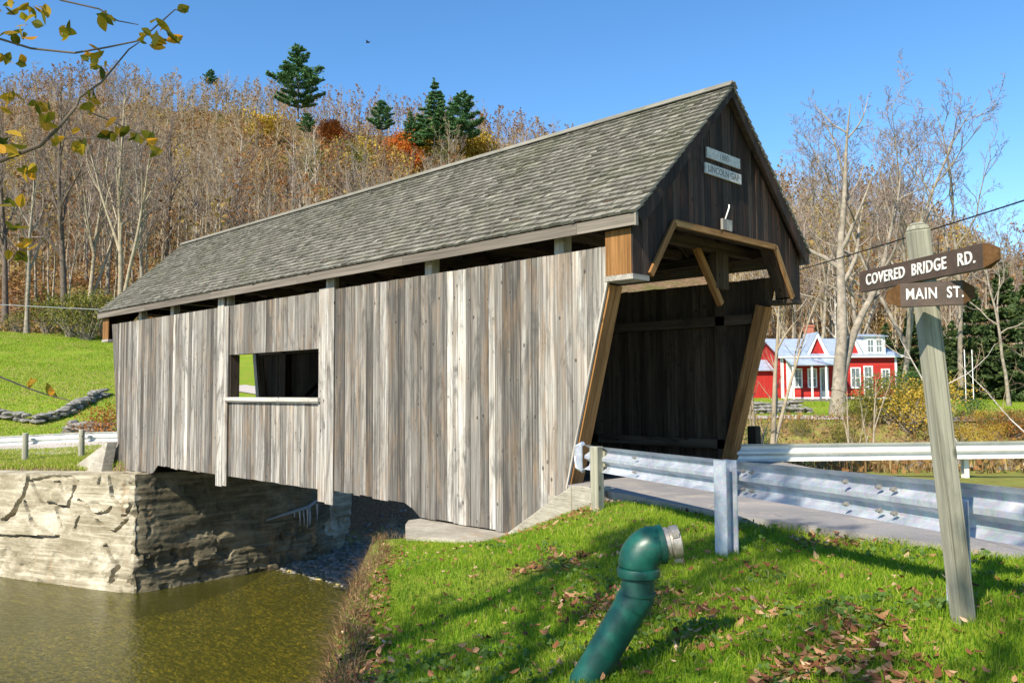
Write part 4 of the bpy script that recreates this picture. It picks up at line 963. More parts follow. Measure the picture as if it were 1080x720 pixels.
def quads(C, size, seed, asp=1.5, flat=.0, bend=True):
    """random leaf-like quads at centres C"""
    r = np.random.default_rng(seed); n = len(C); a = r.normal(0, 1, (n, 3)); a[:, 2] *= (1-flat); a /= np.linalg.norm(a, axis=1)[:, None]
    b = r.normal(0, 1, (n, 3)); b -= a*(a*b).sum(1)[:, None]; b /= np.linalg.norm(b, axis=1)[:, None]; s = size*r.uniform(.6, 1.3, n)[:, None]
    V = np.stack([C-a*s*asp/2, C+b*s*.5-a*s*.05, C+a*s*asp/2, C-b*s*.5-a*s*.05], 1).reshape(-1, 3); F = np.arange(n*4).reshape(n, 4)
    return V, F, np.repeat(np.clip(r.normal(.5, .22, n), 0, 1), 4)
class Proto: pass
def mk(name, V, F, mat, tone=None, smooth=False):
    o = mesh(name, V, F, mat, None, {'tone': ('FLOAT', tone)} if tone is not None else None, smooth); me = o.data; bpy.data.objects.remove(o); return me
def proto(seed, H, r0, bark, twig, leaves=None, nleaf=0, lsize=.12, name='tree', **k):
    p = Proto(); T, C, tips = grow(seed, H, r0, **k); p.H = H; p.parts = [('trunk', mk('trunk', *T, bark, smooth=True)), ('crown', mk('crown', *C, twig))]
    if leaves is not None:
        r = np.random.default_rng(seed+5); c = tips[r.integers(0, len(tips), nleaf)]+r.normal(0, lsize*1.2, (nleaf, 3)); V, F, t = quads(c, lsize, seed); t = np.clip(t+np.repeat(fbm(c[:, 0]/1.5, c[:, 1]/1.5, c[:, 2]/1.5, 2)*.4, 4), 0, 1)
        p.parts.append(('leaves', mk('leaves', V, F, leaves, t)))
    return p
def plant(p, name, x, y, scale, rz, label, cat, group=None, z=None, sink=.15, parts=None, sz=None):
    o = empty(name, (x, y, (gz1(x, y) if z is None else z)-sink), rz); o.scale = (scale, scale, scale*(sz or 1)); tag(o, label, cat, group)
    for nm, me in p.parts:
        c = bpy.data.objects.new(nm, me); col.objects.link(c); c.parent = o
    return o
def from_view(px, D, py=None):
    """plan position at depth D under picture column px (used at build time only to lay out where things stand)"""
    q = (px-540)/FPX; return CAM[0]-.7012*D+.7124*q*D, CAM[1]+.7112*D+.7018*q*D

# ---- bare hill trees
HP = []
barks = [M['bark_grey'], M['bark_tan'], M['bark_grey'], M['bark_white'], M['bark_dark'], M['bark_tan'], M['bark_grey'], M['bark_tan']]
for i in range(8):
    lv_ = [None, M['leaf_rust'], None, None, M['leaf_rust'], M['leaf_yellow'], None, None][i]
    HP.append(proto(100+i, 15, .15, barks[i], M['twigtan'] if i % 2 else M['twig'], lv_, [0, 500, 0, 0, 260, 420, 0, 0][i], .2, n=(13, 6, 4), first=.3, ang=(32, 36, 40), lf=(.34, .5, .55), segs=(8, 4, 3, 2, 1), sides=(6, 4, 3, 3, 3), rt=.022, up=.1))
# hero bare trees, finer
def hero(seed, H, r0, bark, twig=None, **k):
    kk = dict(n=(13, 7, 5, 4), first=.28, rt=.011); kk.update(k); return proto(seed, H, r0, bark, twig or M['twig'], **kk)
# left group of tall bare trees at the foot of the hill
LG = [hero(201, 23, .32, M['bark_dark'], ang=(26, 34, 40, 45), lf=(.3, .5, .5, .5), rt=.016), hero(202, 23, .26, M['bark_tan'], ang=(22, 30, 40, 45), lf=(.34, .5, .5, .5), fork=3, rt=.016),
      hero(203, 21, .22, M['bark_grey'], ang=(28, 34, 40, 45), lf=(.32, .5, .5, .5), rt=.016)]
for px, D, k, sc, lab in ((68, 74, 0, 1.0, 'tall dark double-trunked bare tree standing at the top of the green lawn'), (126, 72, 1, .98, 'tall pale bare tree with several ascending stems beside the shrub at the roof edge'),
        (28, 70, 2, .85, 'slim dark bare tree behind the yellow leaves at the far left edge'), (92, 80, 1, .9, 'pale bare tree leaning right between the two tallest left trees'), (112, 86, 2, 1.05, 'straight grey bare tree just behind the pale multi-stem tree'),
        (150, 78, 2, .95, 'thin grey bare tree rising behind the far end of the bridge roof'), (4, 78, 0, .95, 'dark bare tree cut by the left edge of the picture'), (172, 92, 0, .85, 'dark slim bare tree above the low far corner of the roof')):
    x, y = from_view(px, D); plant(LG[k], 'bare_tree', x, y, sc, px*.7, lab, 'tree')
WB_ = hero(210, 14, .13, M['bark_white'], M['twigtan'], ang=(30, 36, 42, 45), lf=(.36, .5, .5, .5), rt=.018, fork=2)
for px, D, sc, lab in ((226, 100, 1.0, 'white-stemmed birch on the slope above the roof, leaning slightly right'), (248, 104, 1.15, 'white multi-stem birch on the slope, right of the leaning birch'), (205, 112, 1.0, 'small pale birch higher on the slope left of the leaning birch')):
    x, y = from_view(px, D); plant(WB_, 'birch', x, y, sc, px, lab, 'birch')
# hill woods: individuals nearest the viewer, then one mass behind them
rr = np.random.default_rng(42); spots = []
def try_spots(n, qlo, qhi, Dlo, Dhi, mind):
    k = 0; out = []
    while k < n*40 and len(out) < n:
        k += 1; q = rr.uniform(qlo, qhi); D = math.sqrt(rr.uniform(Dlo**2, Dhi**2)); x = CAM[0]-.7012*D+.7124*q*D; y = CAM[1]+.7112*D+.7018*q*D
        if any((x-a)**2+(y-b)**2 < mind**2 for a, b, _, _ in out): continue
        out.append((x, y, D, q))
    return out
L_ = try_spots(150, -.66, -.05, 79, 128, 3.0); Rt_ = try_spots(85, .3, .66, 76, 118, 3.4)
HK = {0: 'leafless grey tree', 1: 'brown-barked tree with many rust leaves left', 2: 'leafless grey tree', 3: 'leafless pale-barked tree', 4: 'dark-trunked tree with a few rust leaves', 5: 'brown-barked tree with yellow leaves left', 6: 'leafless grey tree', 7: 'leafless brown-barked tree'}
HG = {0: 'leafless grey trees', 1: 'rust-leaved brown trees', 2: 'leafless grey trees', 3: 'leafless pale trees', 4: 'dark rust-leaved trees', 5: 'yellow-leaved brown trees', 6: 'leafless grey trees', 7: 'leafless brown trees'}
hlab = {0: ('in the wood on the left hillside', 'on the left hillside'), 1: ('in the wood behind the red house', 'behind the red house')}
for side, lst in ((0, L_), (1, Rt_)):
    for i, (x, y, D, q) in enumerate(lst):
        k = rr.integers(0, 8); plant(HP[k], 'bare_tree', x, y, rr.uniform(.62, 1.05), rr.uniform(0, 6.28), HK[k]+' '+hlab[side][0], 'tree', HG[k]+' '+hlab[side][1], sz=rr.uniform(.85, 1.1))
def mass(name, lst, protos_, seed, label, hs=(.6, 1.0)):
    r = np.random.default_rng(seed); VV = [[] for _ in protos_[0]['m']]; FF = [[] for _ in VV]; TT = [[] for _ in VV]; oo = [0]*len(VV)
    Z = gz(np.array([a[0] for a in lst]), np.array([a[1] for a in lst]))
    for (x, y, D, q), z in zip(lst, Z):
        p = protos_[r.integers(0, len(protos_))]; s = r.uniform(*hs)*np.interp(D, [120, 150, 200], [1, .8, .72]); a = r.uniform(0, 6.28); c, s_ = math.cos(a), math.sin(a); Rm = np.array([[c, -s_, 0], [s_, c, 0], [0, 0, 1]])
        for i, (V, F, t) in enumerate(p['m']):
            if V is None or len(V) == 0: continue
            VV[i].append((V@Rm.T*s+(x, y, z-.2)).astype(np.float32)); FF[i].append(F+oo[i]); oo[i] += len(V); TT[i].append(t)
    return VV, FF, TT
LOW = []
for i in range(6):
    T, C, tips = grow(300+i, 14, .13, n=(10, 5, 3), first=.28, ang=(30, 38, 42), lf=(.34, .55, .6), segs=(5, 3, 2, 1, 1), sides=(4, 3, 3, 3, 3), rt=.028)
    r = np.random.default_rng(i); nl = [14, 110, 30, 8, 150, 60][i]; c = tips[r.integers(0, len(tips), max(nl, 1))]; V, F, t = quads(c, .38, i)
    LOW.append({'m': [(T[0], T[1], np.zeros(len(T[0]))), (C[0], C[1], np.zeros(len(C[0]))), (V if nl else None, F, t)]})
HH = [(312, 152), (458, 150), (488, 148), (402, 156), (432, 152), (320, 146), (424, 165), (350, 160), (452, 160), (335, 135), (365, 140), (275, 165), (500, 158), (395, 150), (232, 125), (470, 150)]
def clear(l): return [a for a in l if not any(abs(a[3]-(p-540)/FPX) < .026 and -18 < a[2]-D < 3 for p, D in HH)]
ml = try_spots(1350, -.7, .32, 122, 200, 1.6)+try_spots(150, -.7, .0, 79, 125, 2.8)+try_spots(520, .26, .66, 80, 180, 2.0)
ml = clear(ml)
VV, FF, TT = mass('x', ml, LOW, 5, '')
nT, nC, nL = sum(map(len, FF[0])), sum(map(len, FF[1])), sum(map(len, FF[2]))
Vall = np.concatenate(VV[0]+VV[1]+VV[2]); o0 = sum(map(len, VV[0])); o1 = o0+sum(map(len, VV[1]))
Fall = np.concatenate([np.concatenate(FF[0]), np.concatenate(FF[1])+o0, np.concatenate(FF[2])+o1]); mi = np.r_[np.zeros(nT), np.ones(nC), np.full(nL, 2)]
tn = np.concatenate([np.concatenate(a) for a in TT]); 
leafpatch = fbm(Vall[:, 0]/22, Vall[:, 1]/22, 4, 2); tn = np.clip(tn*.6+.2+leafpatch*.7, 0, 1)
M['leaf_fall'] = leafmat('mixed_fall_leaves', [(0, (.16, .07, .03)), (.35, (.3, .145, .055)), (.7, (.38, .27, .09)), (1, (.17, .19, .05))])
o = mesh('woods', Vall, Fall, [M['bark_tan'], M['twigtan'], M['leaf_fall']], None, {'tone': ('FLOAT', tn)}, matidx=mi)
tag(o, 'bare autumn wood covering the far hillside up to the skyline', 'woods', kind='stuff')
# undergrowth of the woods
def scatter_quads(name, C, size, mat, seed, label, cat_, asp=1.5, tonefn=None, up=0, flat=0):
    V, F, t = quads(C, size, seed, asp, flat)
    if tonefn is not None: t = np.clip(t*.5+np.repeat(tonefn, 4), 0, 1)
    o = mesh(name, V, F, mat, None, {'tone': ('FLOAT', t)}); tag(o, label, cat_, kind='stuff'); return o
us = []
for (ql, qh, D0, D1, n) in ((-.66, 0, 73, 120, 1500), (-.66, .1, 120, 192, 2600), (.3, .66, 72, 130, 900), (.3, .62, 130, 170, 500)):
    q = rr.uniform(ql, qh, n); D = rr.uniform(D0, D1, n); x = CAM[0]-.7012*D+.7124*q*D; y = CAM[1]+.7112*D+.7018*q*D; us.append(np.stack([x, y, gz(x, y)], 1))
us = np.concatenate(us); kq = 26; C = np.repeat(us, kq, 0)+rr.normal(0, 1, (len(us)*kq, 3))*np.array([.8, .8, .45])*np.repeat(rr.uniform(.5, 1.5, len(us)), kq)[:, None]; C[:, 2] += .5
scatter_quads('undergrowth', C, .26, M['leaf_fall'], 8, 'rust and olive undergrowth on the floor of the hillside wood', 'undergrowth', tonefn=np.repeat(.25+.35*fbm(us[:, 0]/7, us[:, 1]/7, 2, 2)-.0, kq))

# ---- conifers
def pine(seed, H, wid, mat, n_wh=13, per=6, droop=.0, conical=False, clump=.42, dens=34, bare=.12):
    r = np.random.default_rng(seed); lines = []; Rl = []; C = []
    tr = np.stack([np.cumsum(r.normal(0, .05, 12)), np.cumsum(r.normal(0, .05, 12)), np.linspace(0, H, 12)], 1); TP = tubes_batch(tr[None], (np.linspace(1, .06, 12)*H*.016)[None], 7)
    for w_i in range(n_wh):
        t = bare+(1-bare)*(w_i+r.random()*.5)/n_wh; z = t*H; env = (1-t)**(.85 if conical else .6)*(1 if conical else (.55+.45*min(1, (t-bare)*4))); 
        for b in range(per):
            a = b*6.283/per+w_i*1.1+r.normal(0, .25); L = wid*env*r.uniform(.55, 1.15)+.25
            if not conical and r.random() < .18: L *= .45
            m = 6; s = np.linspace(0, 1, m); rise = (.28 if not conical else -.12)-droop; zz = z+L*(s*rise*.6+s*s*(.16 if not conical else .1))
            P = np.stack([np.cos(a)*L*s, np.sin(a)*L*s, zz], 1)+np.array([np.interp(z, tr[:, 2], tr[:, 0]), np.interp(z, tr[:, 2], tr[:, 1]), 0]); lines.append(P); Rl.append(np.linspace(.045, .012, m)*H/13)
            k = int(dens*L); ss_ = r.uniform(.25, 1.03, k)**.8; c = np.stack([np.interp(ss_, s, P[:, j]) for j in range(3)], 1); lat = np.array([-math.sin(a), math.cos(a), 0]); c += lat*(r.normal(0, .22, k)*L*(1.1-ss_*.7))[:, None]; c[:, 2] += r.normal(.06 if not conical else -.03, .09, k); C.append(c)
    k = 60; C.append(np.stack([r.normal(0, .12, k), r.normal(0, .12, k), H+r.uniform(-1.2, .3, k)], 1))
    BR = tubes_batch(np.array(lines), np.array(Rl), 4); C = np.concatenate(C); V, F, t = quads(C, clump, seed+1, 2.0, .45); t = np.clip(t+np.repeat(fbm(C[:, 0], C[:, 1], C[:, 2], 2)*.25, 4), 0, 1)
    p = Proto(); p.parts = [('trunk', mk('trunk', *TP, M['bark_dark'], smooth=True)), ('limbs', mk('limbs', *BR, M['bark_dark'])), ('needles', mk('needles', V, F, mat, t))]; p.H = H; return p
PA = pine(401, 15, 7.6, M['needle'], 10, 6, clump=.27, dens=75, bare=.16); PB = pine(402, 16, 6.2, M['needle'], 14, 6, clump=.27, dens=66, conical=True, bare=.08); PC = pine(403, 13, 7.6, M['needle'], 10, 7, clump=.27, dens=70)
for p_, px, D, top, H_, lab in ((PA, 312, 152, 40, 14, 'tall lone white pine standing on the skyline above the bridge roof'), (PB, 458, 150, 78, 12.5, 'pointed blue-green pine of the skyline pair'), (PC, 488, 148, 93, 10, 'broad green pine leaning right beside the pointed pine'),
        (PC, 402, 156, 101, 6.5, 'small bushy pine on the skyline left of the pine pair'), (PB, 432, 152, 112, 7, 'low dark pine tucked against the left side of the pointed pine'), (PC, 218, 186, 66, 4, 'tiny dark pine on the far left skyline'), (PC, 322, 146, 114, 4, 'small bright green pine below the tall lone pine')):
    x, y = from_view(px, D); zt = CAM[2]+D*(411-top)/FPX; s = H_/p_.H; plant(p_, 'pine_tree', x, y, s, px, lab, 'pine', z=zt-H_, sink=0)
HM = [pine(410+i, 12, 3.4, M['needle_dark'], 17, 7, .12, True, clump=.34, dens=75, bare=.03) for i in range(2)]
for px, D, sc, lab in ((962, 64, .55, 'dark hemlock right of the red house'), (985, 70, .6, 'hemlock behind the sign post, right of the first hemlock'), (1030, 60, .66, 'broad hemlock behind the rope swing'), (1062, 62, .82, 'tall dark hemlock near the right edge behind the lawn'), (1098, 56, .85, 'hemlock cut by the right edge of the picture'), (935, 72, .5, 'small hemlock peeping over the house roof end'), (1005, 58, .45, 'young hemlock left of the rope swing')):
    x, y = from_view(px, D); plant(HM[int(px) % 2], 'hemlock', x, y, sc, px, lab, 'hemlock')
# leafy trees on the hill
def bushy(seed, H, wid, mat, n, size, bark=None, stems=5):
    r = np.random.default_rng(seed); k = 26; cc = np.stack([r.normal(0, .38, k)*wid, r.normal(0, .38, k)*wid, H*(.25+.7*r.random(k))], 1); cc[:, :2] *= (1-.55*((cc[:, 2]/H-.45)**2*3))[:, None]
    C = cc[r.integers(0, k, n)]+r.normal(0, 1, (n, 3))*np.array([.2, .2, .13])*wid*1.0; C[:, 2] = np.abs(C[:, 2]); V, F, t = quads(C, size, seed); t = np.clip(t+np.repeat(fbm(C[:, 0]*1.3, C[:, 1]*1.3, C[:, 2]*1.3, 2)*.4, 4), 0, 1)
    L = []; R = []
    for i in range(stems*6):
        tgt = cc[r.integers(0, k)]+r.normal(0, .1, 3)*wid; s = np.linspace(0, 1, 5)[:, None]; b = np.array([r.normal(0, .05)*wid, r.normal(0, .05)*wid, 0]); L.append(b*(1-s)+tgt*s+np.sin(s*3)*r.normal(0, .06, 3)*wid); R.append(np.linspace(1, .25, 5)*H*.012)
    T = tubes_batch(np.array(L), np.array(R), 4); p = Proto(); p.H = H; p.parts = [('stems', mk('stems', *T, bark or M['bark_grey'])), ('leaves', mk('leaves', V, F, mat, t))]; return p
MO = bushy(501, 10, 4.5, M['leaf_orange'], 5000, .3); GB = bushy(502, 9, 4.5, M['leaf_olive'], 5000, .26); YB = bushy(503, 6, 3.6, M['leaf_yellow'], 3500, .24); GG = bushy(504, 5, 4, M['leaf_green'], 3500, .22)
for p_, px, D, s, lab, nm in ((MO, 424, 152, .95, 'bright orange maple below the small skyline pine', 'maple_tree'), (MO, 350, 160, .9, 'rust-orange maple right of the tall lone pine', 'maple_tree'), (YB, 450, 160, 1.6, 'yellow bushy tree right of the bright orange maple', 'leafy_tree'), (GB, 332, 128, 1.2, 'pale olive leafy tree rising over the middle of the roof', 'leafy_tree'), (GB, 362, 136, 1.15, 'olive leafy tree right of the pale olive one above the roof', 'leafy_tree'),
        (YB, 275, 165, 1.3, 'yellow-green tree on the skyline left of the tall lone pine', 'leafy_tree'), (YB, 236, 122, .9, 'golden small tree among white birches on the slope', 'leafy_tree'), (YB, 500, 158, 1.6, 'olive-yellow tree under the pine pair', 'leafy_tree'), (YB, 395, 150, 1.3, 'yellow tree on the slope left of the orange maple', 'leafy_tree'), (GB, 472, 150, .9, 'olive tree on the slope between the yellow trees', 'leafy_tree')):
    x, y = from_view(px, D); plant(p_, nm, x, y, s, px, lab, 'tree')
SH0 = bushy(505, 6, 5, M['leaf_olive'], 1500, .24, stems=9)
# shrubs at the top of the lawn (left)
for px, D, s, k, lab in ((20, 72, .32, 0, 'low straggly bush at the left edge of the lawn top'), (75, 69, .6, 0, 'yellow-green bush between the tall left trees'), (92, 68, .62, 0, 'round yellow-green shrub at the roof corner'), (112, 70, .6, 0, 'olive shrub tucked against the far roof corner'), (50, 72, .5, 0, 'small yellow bush under the dark double-trunked tree')):
    x, y = from_view(px, D); plant((GB, GG)[k] if k else SH0, 'shrub', x, y, s, px, lab, 'shrub')
# ---- right side: trees round the house
TA = hero(601, 19, .40, M['bark_grey'], M['twig'], n=(11, 6, 4, 4), first=.35, ang=(44, 42, 45, 48), lf=(.34, .5, .5, .5), fork=1, trunk_wob=.06, rt=.014, curv=.16)
TB = hero(602, 18, .17, M['bark_grey'], M['twig'], first=.3, ang=(46, 44, 46, 48), lf=(.4, .5, .5, .5), fork=2, trunk_wob=.08, rt=.014, curv=.18)
TC = hero(603, 17, .15, M['bark_grey'], M['twig'], first=.3, ang=(42, 42, 45, 48), lf=(.4, .5, .5, .5), fork=1, trunk_wob=.07, rt=.013, curv=.18)
for p_, px, D, H_, rz, lab in ((TA, 882, 44, 17.0, 1.0, 'massive pale old maple standing right in front of the red house'), (TB, 953, 54, 20.5, .3, 'tall crooked bare tree rising behind the sign board'), (TC, 1012, 57, 20.5, 2.0, 'tall bare tree on the right, in line with the sign post top'), (TC, 862, 66, 20.0, 4.0, 'bare tree rising beside the right gable edge'), (TB, 905, 60, 19.5, 2.2, 'tall pale bare tree behind the old maple'),
        (TC, 1062, 50, 12.5, 1.0, 'smaller bare tree near the right edge above the cable'), (TB, 838, 74, 17, 5.0, 'bare tree just clearing the gable corner')):
    x, y = from_view(px, D); plant(p_, 'bare_tree', x, y, H_/p_.H, rz, lab, 'tree')
TD = hero(604, 9, .13, M['bark_tan'], M['twigtan'], n=(7, 4, 3), first=.45, ang=(24, 34, 40), lf=(.3, .5, .5), fork=2, rt=.005)
TE = hero(605, 7, .09, M['bark_white'], M['twigtan'], n=(8, 5, 4), first=.15, ang=(50, 45, 45, 45), lf=(.55, .5, .5, .5), fork=1, rt=.006, lean=(-.45, -.45), curv=.16)
for p_, px, D, s, rz, lab in ((TD, 806, 23, .95, 1.0, 'pale multi-stem young tree right of the portal in front of the house'), (TD, 893, 33, .45, 2.5, 'thin pale sapling in front of the old maple trunk'), (TD, 917, 34, .45, 0.5, 'slender leaning sapling right of the old maple'), (TE, 1085, 22, 1.05, .0, 'bare tree with long pale branches reaching in from the right edge')):
    x, y = from_view(px, D); plant(p_, 'sapling' if s < .7 else 'bare_tree', x, y, s, rz, lab, 'tree')
# shrubs on the far river bank, right
SB = [bushy(620, 2.6, 2.2, M['leaf_olive'], 2600, .085), bushy(621, 2.2, 2.0, M['leaf_yellow'], 1800, .08), bushy(622, 1.6, 1.8, M['leaf_rust'], 1300, .08), bushy(623, 2.4, 2.0, M['leaf_green'], 1800, .08)]
for px, D, k, s, lab in ((940, 38, 0, .85, 'large olive shrub on the bank left of the sign post'), (957, 37, 1, .95, 'yellow-leaved shrub directly left of the sign post'), (912, 40, 0, .5, 'olive shrub at the foot of the house lawn'), (975, 39, 1, 1.0, 'yellow shrub hidden partly by the sign post'), (888, 33, 1, .6, 'small yellow shrub on the bank below the old maple'),
        (860, 31, 2, .8, 'rust-brown shrub on the bank above the pale guardrail'), (835, 30, 1, .7, 'yellow-brown shrub right of the pale young tree'), (815, 28, 2, .6, 'low russet shrub at the foot of the pale young tree'), (930, 32, 0, .65, 'low olive shrub on the near face of the bank'), (1060, 36, 2, .7, 'russet shrub on the bank right of the sign post'), (1030, 34, 1, .5, 'small yellow shrub on the bank right of the sign post'), (965, 46, 3, 1.0, 'green shrub at the right corner of the house'), (880, 29, 2, .5, 'small russet shrub just above the pale guardrail')):
    x, y = from_view(px, D); plant(SB[k], 'shrub', x, y, s, px*1.3, lab, 'shrub')
r = np.random.default_rng(55)
for i in range(34):
    px, D = r.uniform(790, 1085), r.uniform(24.5, 39.5); x, y = from_view(px, D)
    if chan(np.array([x]), np.array([y]))[0] < .8: continue
    plant(SB[r.choice([0, 1, 2, 0, 3])], 'shrub', x, y, r.uniform(.28, .52), r.uniform(0, 6), 'low mixed shrub on the far bank behind the pale guardrail', 'shrub', 'low shrubs along the far bank')
# brush, dry stalks on both banks
def stalks(name, X, Y, h, wd, mat, seed, label, cat_, bend=.35, tone=None, kind='stuff'):
    r = np.random.default_rng(seed); n = len(X); Z = gz(X, Y)-.01; a = r.uniform(0, 6.28, n); b = r.uniform(0, 6.28, n); hh = h*r.uniform(.5, 1.25, n); ww = wd*r.uniform(.7, 1.3, n); bd = bend*hh*np.abs(r.normal(.6, .5, n))
    P = np.stack([X, Y, Z], 1); s = np.stack([np.cos(a), np.sin(a), 0*a], 1)*ww[:, None]/2; l = np.stack([np.cos(b), np.sin(b), 0*b], 1); up_ = np.array([0, 0, 1.])
    m1 = P+l*(bd*.3)[:, None]+up_*(hh*.55)[:, None]; m2 = P+l*bd[:, None]+up_*(hh*np.clip(1-bend*.25, .5, 1))[:, None]
    V = np.stack([P-s, P+s, m1+s*.8, m1-s*.8, m2], 1).reshape(-1, 3); i = np.arange(n)[:, None]*5
    F = [tuple(q) for q in (i+np.array([0, 1, 2, 3]))]+[tuple(q) for q in (i+np.array([3, 2, 4]))]
    t = np.clip(r.normal(.45, .2, n)+(0 if tone is None else tone), 0, 1); o = mesh(name, V, F, mat, None, {'tone': ('FLOAT', np.repeat(t, 5))}); tag(o, label, cat_, kind=kind); return o
r = np.random.default_rng(77)
n = 8000; q = r.uniform(.24, .66, n); D = r.uniform(18, 41, n); X = CAM[0]-.7012*D+.7124*q*D; Y = CAM[1]+.7112*D+.7018*q*D; sd = chan(X, Y); k = (sd > .6)
stalks('dry_brush', X[k], Y[k], .5, .02, M['drygrass'], 3, 'dry tan brush and stalks on the river bank beyond the pale guardrail', 'brush')
C = np.stack([X[k], Y[k], gz(X[k], Y[k])+r.uniform(0, .35, k.sum())], 1)[:14000]
scatter_quads('brush_leaves', C, .1, M['leaf_fall'], 12, 'mixed brown and olive leaves scattered over the bank beyond the pale guardrail', 'leaf litter', tonefn=.3+.3*fbm(C[:, 0]/2, C[:, 1]/2, 1, 2))

# ---- foreground grass
ROADP = np.array([(-2.5, -.15), (-.6, -.35), (.66, -.85), (2.2, -1.32), (3.4, -1.47), (4.9, -1.67), (7.5, -2.42), (12, -4.2), (30, -12), (32, -6), (12, -.6), (7, 1.6), (4, 2.95), (1.6, 3.7), (.2, 4.6), (-2.5, 5.3)])
def inpoly(x, y, P):
    ins = np.zeros(len(x), bool)
    for i in range(len(P)):
        a, b = P[i], P[(i+1) % len(P)]; ins ^= ((a[1] > y) != (b[1] > y)) & (x < (b[0]-a[0])*(y-a[1])/(b[1]-a[1]+1e-12)+a[0])
    return ins
PADP = np.array([(-5.2, 6), (-5.2, -.3), (-4.8, -.6), (-3.86, -1.3), (-2.4, -.75), (-2.4, -.52), (-.4, -.65), (-.4, 6)])
def field(n, Dlo, Dhi, qlo, qhi, seed, pw=1.0):
    r = np.random.default_rng(seed); D = Dlo+(Dhi-Dlo)*r.random(n)**pw; q = r.uniform(qlo, qhi, n); X = CAM[0]-.7012*D+.7124*q*D; Y = CAM[1]+.7112*D+.7018*q*D
    k = ~inpoly(X, Y, ROADP) & ~inpoly(X, Y, PADP); return X[k], Y[k], r
X, Y, r = field(430000, 3.0, 13.5, -.45, .72, 1, 1.0)
sd = chan(X, Y); patch = fbm(X/1.1, Y/1.1, 3, 3); bare_ = sst(.0, .45, fbm(X/1.5+4, Y/1.5, 8, 4)+.18*sst(2.2, 5.2, X)*sst(-3.6, -4.6, Y)); keep = (sd > .95+.25*vnoise(X*3,Y*3)) & (Y < 1) & (r.random(len(X)) < (1-.72*bare_)*np.clip(.75+patch*.9, .25, 1))
X, Y, patch = X[keep], Y[keep], patch[keep]; tuft = fbm(X/.28, Y/.28, 9, 2)
stalks('grass', X, Y, .075, .0055, M['grass'], 21, 'bright green shaggy grass on the near river bank', 'grass', .6, tone=patch*.25+tuft*.15)
k = np.where(tuft > .35)[0]; r = np.random.default_rng(5); k = k[r.random(len(k)) < .35]
stalks('long_grass', X[k], Y[k], .13, .006, M['grass'], 22, 'longer grass tufts standing out of the near bank', 'grass', .7, tone=.15)
# broad-leaved weeds
X, Y, r = field(1500, 3.2, 10, -.3, .66, 6); k = (chan(X, Y) > 1.4) & (fbm(X/.7, Y/.7, 5, 2) > .12) & (Y < .5); X, Y = X[k], Y[k]; n = 7
C = np.repeat(np.stack([X, Y, gz(X, Y)+.05], 1), n, 0); C += r.normal(0, 1, C.shape)*np.array([.05, .05, .012]); V, F, t = quads(C, .036, 6, 1.2, .8)
o = mesh('weeds', V, F, M['leaf_green'], None, {'tone': ('FLOAT', np.clip(t*.4+.75, 0, 1))}); tag(o, 'broad-leaved low weeds growing in the near grass', 'weeds', kind='stuff')
# fallen leaves
X, Y, r = field(80000, 3.0, 13, -.45, .72, 9); bl = fbm(X/1.5+4, Y/1.5, 8, 4)+.25*sst(2.2, 5.2, X)*sst(-3.6, -4.6, Y); k = (chan(X, Y) > .9) & (Y < 1) & (r.random(len(X)) < .04+.85*sst(.05, .5, bl)+.35*(chan(X, Y) < 1.5)); X, Y = X[k], Y[k]
C = np.stack([X, Y, gz(X, Y)+r.uniform(.012, .06, len(X))], 1); n = len(C); a = r.uniform(0, 6.28, n); s = .027*r.uniform(.35, 1.5, n); tl = r.normal(0, .35, (n, 2)); ca, sa = np.cos(a), np.sin(a)
loc = np.array([(-1, 0, .15), (-.35, .55, .0), (.3, .5, -.02), (1, .05, .28), (.35, -.5, .0), (-.3, -.55, .05)])
Vx = (loc[None, :, 0]*ca[:, None]-loc[None, :, 1]*sa[:, None])*s[:, None]; Vy = (loc[None, :, 0]*sa[:, None]+loc[None, :, 1]*ca[:, None])*s[:, None]; Vz = loc[None, :, 2]*s[:, None]*r.uniform(.3, 2.2, n)[:, None]+Vx*tl[:, :1]+Vy*tl[:, 1:]
V = (C[:, None]+np.stack([Vx, Vy, Vz], -1)).reshape(-1, 3); i = np.arange(n)[:, None]*6; F = np.concatenate([i+np.array([0, 1, 2, 3]), i+np.array([0, 3, 4, 5])])
o = mesh('fallen_leaves', V, F, M['deadleaf'], None, {'tone': ('FLOAT', np.repeat(np.clip(r.normal(.5, .25, n), 0, 1), 6))}); tag(o, 'curled brown and tan fallen leaves lying in the near grass', 'fallen leaves', kind='stuff')
# dead roots and grass hanging over the bank edge
X, Y, r = field(60000, 3.5, 14, -.5, .1, 14); sd = chan(X, Y); k = (sd > .3) & (sd < 1.3) & (Y < -.3); X, Y = X[k], Y[k]
stalks('dead_grass', X, Y, .2, .006, M['drygrass'], 31, 'matted dead brown grass and roots along the edge of the near bank', 'dead grass', 1.4, tone=-.12)
